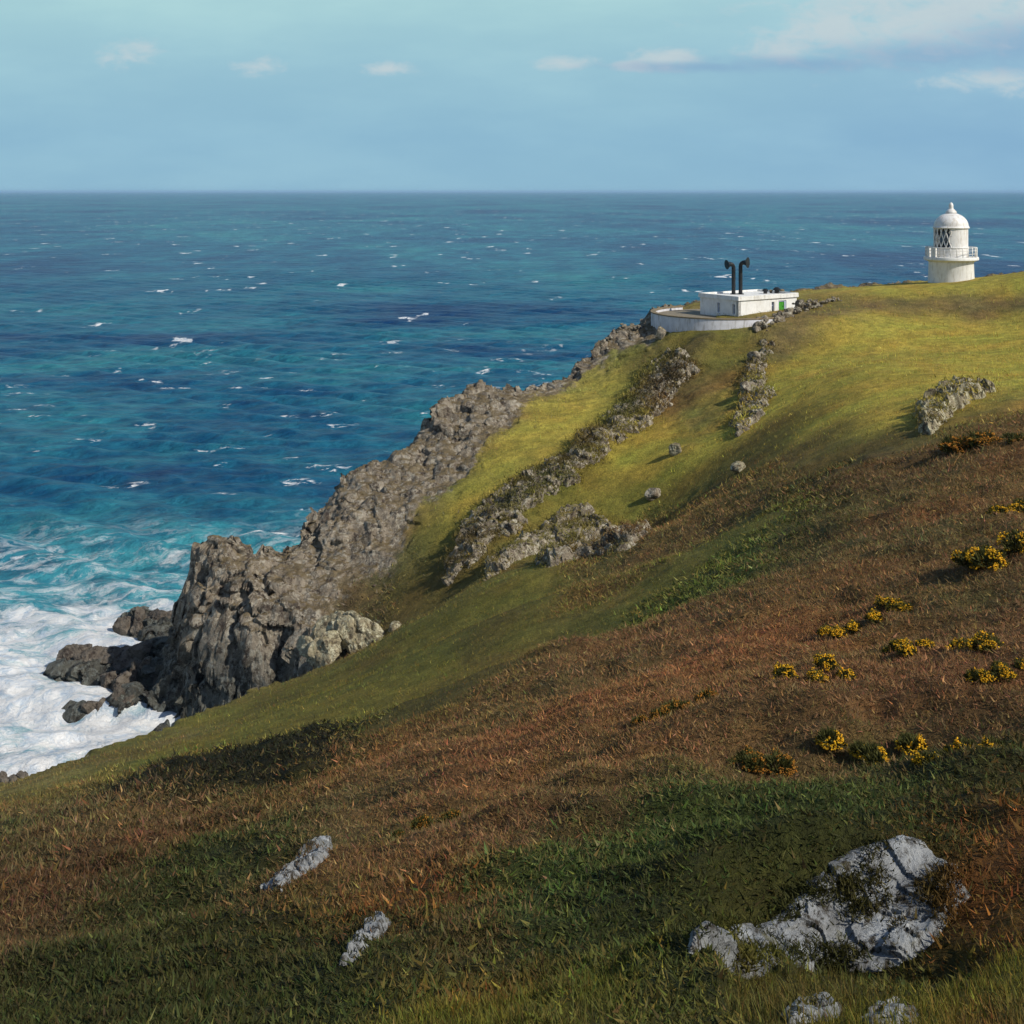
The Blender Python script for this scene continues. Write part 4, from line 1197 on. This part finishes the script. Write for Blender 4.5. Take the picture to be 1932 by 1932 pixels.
def cover(name, kinds, n, r0, r1, h0, wfrac, seed, per, lean, spread, gain=1.0, lim=0.35, pale=0.1):
    rg = np.random.default_rng(seed)
    x, y = scatter(n, r0, r1, seed=seed)
    k = sum(at_polar(SK[q], x, y) for q in kinds); rk_ = at_polar(ROCK, x, y); dd = at_polar(dn, x, y)
    s = (k > lim + 0.55 * (rg.random(n) - 0.5)) & (rk_ < 0.45) & (dd < -0.3)
    x, y = x[s], y[s]; m_ = len(x)
    x = np.repeat(x, per); y = np.repeat(y, per); r = np.hypot(x, y)
    sp = spread * (0.03 + h0 * r)
    x = x + rg.normal(0, 1, len(x)) * sp; y = y + rg.normal(0, 1, len(x)) * sp
    z = at_polar(ZZ, x, y); jr = rg.normal(0, 0.045, len(x)) * r; ja = rg.normal(0, 0.03, len(x)) * r
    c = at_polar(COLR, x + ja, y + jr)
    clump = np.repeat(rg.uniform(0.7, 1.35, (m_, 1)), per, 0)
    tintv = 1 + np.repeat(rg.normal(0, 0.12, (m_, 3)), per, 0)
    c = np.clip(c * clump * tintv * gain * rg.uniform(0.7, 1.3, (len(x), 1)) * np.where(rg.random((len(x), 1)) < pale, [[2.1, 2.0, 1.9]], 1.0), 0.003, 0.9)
    h = (0.028 + h0 * r) * rg.uniform(0.45, 1.3, len(x)) * np.repeat(rg.uniform(0.6, 1.3, m_), per)
    b = np.stack([x, y, z - 0.02 + np.abs(rg.normal(0, 0.25, len(x))) * h], 1)
    up = np.array([-0.15, 0.1, 0.0])
    v, f, c = tri_blades(b, up, h, h * wfrac * rg.uniform(0.6, 1.4, len(x)), c, rg, lean)
    o = mesh_np(name, v, [f], m_leaf, smooth=False, attrs={'col': c})
    o['kind'] = 'stuff'
    return o


cover('heather', ['heath'], 220000, 6, 110, 0.0027, 0.20, 601, 6, 1.3, 1.3, 1.2, pale=0.06)
cover('scrub', ['scrub'], 110000, 5.5, 105, 0.0033, 0.30, 602, 7, 1.4, 1.1, 1.3, pale=0.05)
cover('bracken', ['bracken'], 30000, 5, 40, 0.0050, 0.22, 603, 6, 0.9, 1.0, 1.25, lim=0.15)
cover('grass', ['turf'], 90000, 5.5, 165, 0.0018, 0.14, 604, 5, 0.6, 1.0, 1.05, pale=0.05)

ft = np.concatenate(FACE_TUFTS); ft = np.repeat(ft, 6, 0); rg = np.random.default_rng(606); rf = np.hypot(ft[:, 0], ft[:, 1])
ft = ft + rg.normal(0, 1, ft.shape) * (0.02 + 0.0028 * rf)[:, None] * np.array([1, 1, 0.5])
cf = np.clip(at_polar(COLR, ft[:, 0], ft[:, 1]) * rg.uniform(0.5, 1.3, (len(ft), 1)) * np.repeat(rg.uniform(0.6, 1.3, (len(ft) // 6, 1)), 6, 0), 0.003, 0.9)
hf = (0.028 + 0.0030 * rf) * rg.uniform(0.5, 1.3, len(ft))
v_, f_, c_ = tri_blades(ft, np.zeros(3), hf, hf * 0.25, cf, rg, 1.0)
mesh_np('scrub', v_, [f_], m_leaf, smooth=False, attrs={'col': c_})['kind'] = 'stuff'

# taller blades at the feet of the camera
rg = np.random.default_rng(611)
x, y = scatter(9000, 5.0, 10.0, seed=611); k_ = at_polar(SK['turf'], x, y) + 0.3 * at_polar(SK['bracken'], x, y)
s = k_ + 0.35 * fbm(x / 0.5, y / 0.5, 0, 3, 612) > 0.3 + 0.3 * rg.random(len(x)); x, y = x[s], y[s]; n_ = len(x)
x = np.repeat(x, 6) + rg.normal(0, 0.05, n_ * 6); y = np.repeat(y, 6) + rg.normal(0, 0.05, n_ * 6)
n_ = len(x); z = at_polar(ZZ, x, y); c = np.clip(at_polar(COLR, x, y) * rg.uniform(0.6, 1.7, (n_, 1)) * (1 + rg.normal(0, 0.12, (n_, 3))), 0.004, 0.6)
h = rg.uniform(0.04, 0.12, n_) * np.where(rg.random(n_) < 0.04, 1.8, 1.0); a = rg.uniform(0, 6.283, n_); bend = rg.uniform(0.1, 0.7, n_)
side = np.stack([-np.sin(a), np.cos(a), 0 * a], 1) * 0.003; out = np.stack([np.cos(a), np.sin(a), 0 * a], 1)
vs = []
for q_ in np.linspace(0, 1, 5):
    c_ = np.stack([x, y, z - 0.02], 1) + out * (bend * h * q_ ** 2)[:, None] + np.array([0, 0, 1.0]) * (h * q_ * (1 - 0.25 * bend * q_))[:, None]
    wv = (1 - q_) ** 0.7 + 0.03
    vs += [c_ - side * wv, c_ + side * wv]
V_ = np.stack(vs, 1).reshape(-1, 3); b0 = (np.arange(n_) * 10)[:, None]
Fq = np.concatenate([b0 + np.array([[2 * i, 2 * i + 1, 2 * i + 3, 2 * i + 2]]) for i in range(4)], 0)
tg = mesh_np('grass', V_, [Fq], m_leaf, smooth=True, attrs={'col': np.repeat(c, 10, 0)}); tg['kind'] = 'stuff'

# gorse bushes in yellow flower
GORSE = [(1610, 1165, 62, 'small flowering gorse above centre of the brown slope'), (1880, 1228, 80, 'bright flowering gorse near the right edge'), (1865, 1068, 90, 'broad loose gorse higher up near right edge'),
         (1540, 1305, 66, 'sparse golden gorse in middle of the heather'), (1650, 1380, 96, 'largest flowering gorse above the green scrub band'), (1778, 1418, 80, 'flowering gorse right of the largest gorse'),
         (1705, 1232, 60, 'small straggling gorse left of the bright right edge gorse'), (1885, 1305, 64, 'small gorse below the bright right edge gorse'), (1425, 1405, 84, 'orange tinged gorse left of the largest gorse'),
         (1918, 965, 70, 'gorse at the right edge above broad loose gorse'), (1850, 838, 90, 'far orange gorse below the long pale outcrop'), (1275, 1345, 70, 'faint ochre gorse in middle of reddish heather'),
         (800, 1560, 70, 'dull ochre gorse in heather below centre'), (1690, 1130, 50, 'tiny gorse above the small straggling gorse')]
for i, (px, py, wpx, lab) in enumerate(GORSE):
    s_ = seat(px, py + 12); mpp = s_[1] / F; R_ = wpx * mpp * 0.9; rg = np.random.default_rng(700 + i)
    g = tag(empty('gorse_bush', s_), lab, 'gorse bush', 'gorse bushes flowering on the slope')
    n_ = 4200; u = rg.normal(size=(n_, 3)); u /= np.linalg.norm(u, axis=1, keepdims=True); u[:, 2] = np.abs(u[:, 2])
    lob = 0.75 + 0.35 * fbm(u[:, 0] * 2.2 + i, u[:, 1] * 2.2, u[:, 2] * 2.2, 3, 720 + i)
    rad = rg.uniform(0.3, 1.0, (n_, 1)) ** 0.5 * lob[:, None]
    lobes = np.concatenate([rg.uniform(-1.0, 1.0, (6, 2)) * R_, rg.uniform(-0.1, 0.15, (6, 1)) * R_], 1); lobes[0] = 0; li_ = rg.integers(0, 6, n_)
    lz = np.array([gz(s_[0] + q_[0], s_[1] + q_[1]) - s_[2] for q_ in lobes]); lobes[:, 2] += lz
    lr_ = rg.uniform(0.22, 0.52, 6)
    b = u * rad * np.array([R_, R_, R_ * 0.85]) * lr_[li_][:, None] + lobes[li_]
    cc = np.array([0.075, 0.076, 0.022]) * rg.uniform(0.6, 1.5, (n_, 1))
    h = R_ * 0.12 * rg.uniform(0.6, 1.4, n_); d = u + rg.normal(0, .4, (n_, 3)) + np.array([0, 0, .4]); d /= np.linalg.norm(d, axis=1, keepdims=True)
    sd = np.cross(d, rg.normal(size=(n_, 3))); sd /= np.linalg.norm(sd, axis=1, keepdims=True); sd *= (h * 0.16)[:, None]
    mesh_np('foliage', np.stack([b - sd, b + sd, b + d * h[:, None]], 1).reshape(-1, 3), [np.arange(3 * n_).reshape(-1, 3)], m_leaf, g, False, {'col': np.repeat(cc, 3, 0)})
    n_ = 2400 if i not in (12,) else 900
    u = rg.normal(size=(n_ * 4, 3)); u /= np.linalg.norm(u, axis=1, keepdims=True); u[:, 2] = np.abs(u[:, 2])
    pk = fbm(u[:, 0] * 1.6 + 5 * i, u[:, 1] * 1.6, u[:, 2] * 1.6, 2, 740 + i); u = u[rg.permutation(np.argsort(-pk)[:2 * n_])[:n_]]
    lob = 0.78 + 0.35 * fbm(u[:, 0] * 2.2 + i, u[:, 1] * 2.2, u[:, 2] * 2.2, 3, 720 + i)
    li_ = rg.integers(0, 6, n_); b = u * lob[:, None] * np.array([R_, R_, R_ * 0.85]) * lr_[li_][:, None] * rg.uniform(0.95, 1.15, (n_, 1)) + lobes[li_]
    fs_ = R_ * 0.020 * rg.uniform(0.6, 1.4, n_); v0, f0 = ICO[2][0], ICO[2][1]
    v0, f0 = np.array([[1, 0, 0], [-1, 0, 0], [0, 1, 0], [0, -1, 0], [0, 0, 1], [0, 0, -1]], float), np.array([[0, 2, 4], [2, 1, 4], [1, 3, 4], [3, 0, 4], [2, 0, 5], [1, 2, 5], [3, 1, 5], [0, 3, 5]])
    vv = (b[:, None, :] + v0[None] * fs_[:, None, None] * rg.uniform(0.7, 1.3, (n_, 1, 3))).reshape(-1, 3)
    ff = (f0[None] + (np.arange(n_) * 6)[:, None, None]).reshape(-1, 3)
    yc = np.array([0.88, 0.52, 0.03]) if i not in (8, 10, 11, 12) else np.array([0.42, 0.19, 0.03])
    cc = yc * rg.uniform(0.6, 1.25, (n_, 1)) * np.array([1, 1, 1]) * (1 + rg.normal(0, 0.06, (n_, 3)))
    mesh_np('flowers', vv, [ff], m_leaf, g, False, {'col': np.repeat(cc, 6, 0)})['kind'] = 'stuff'
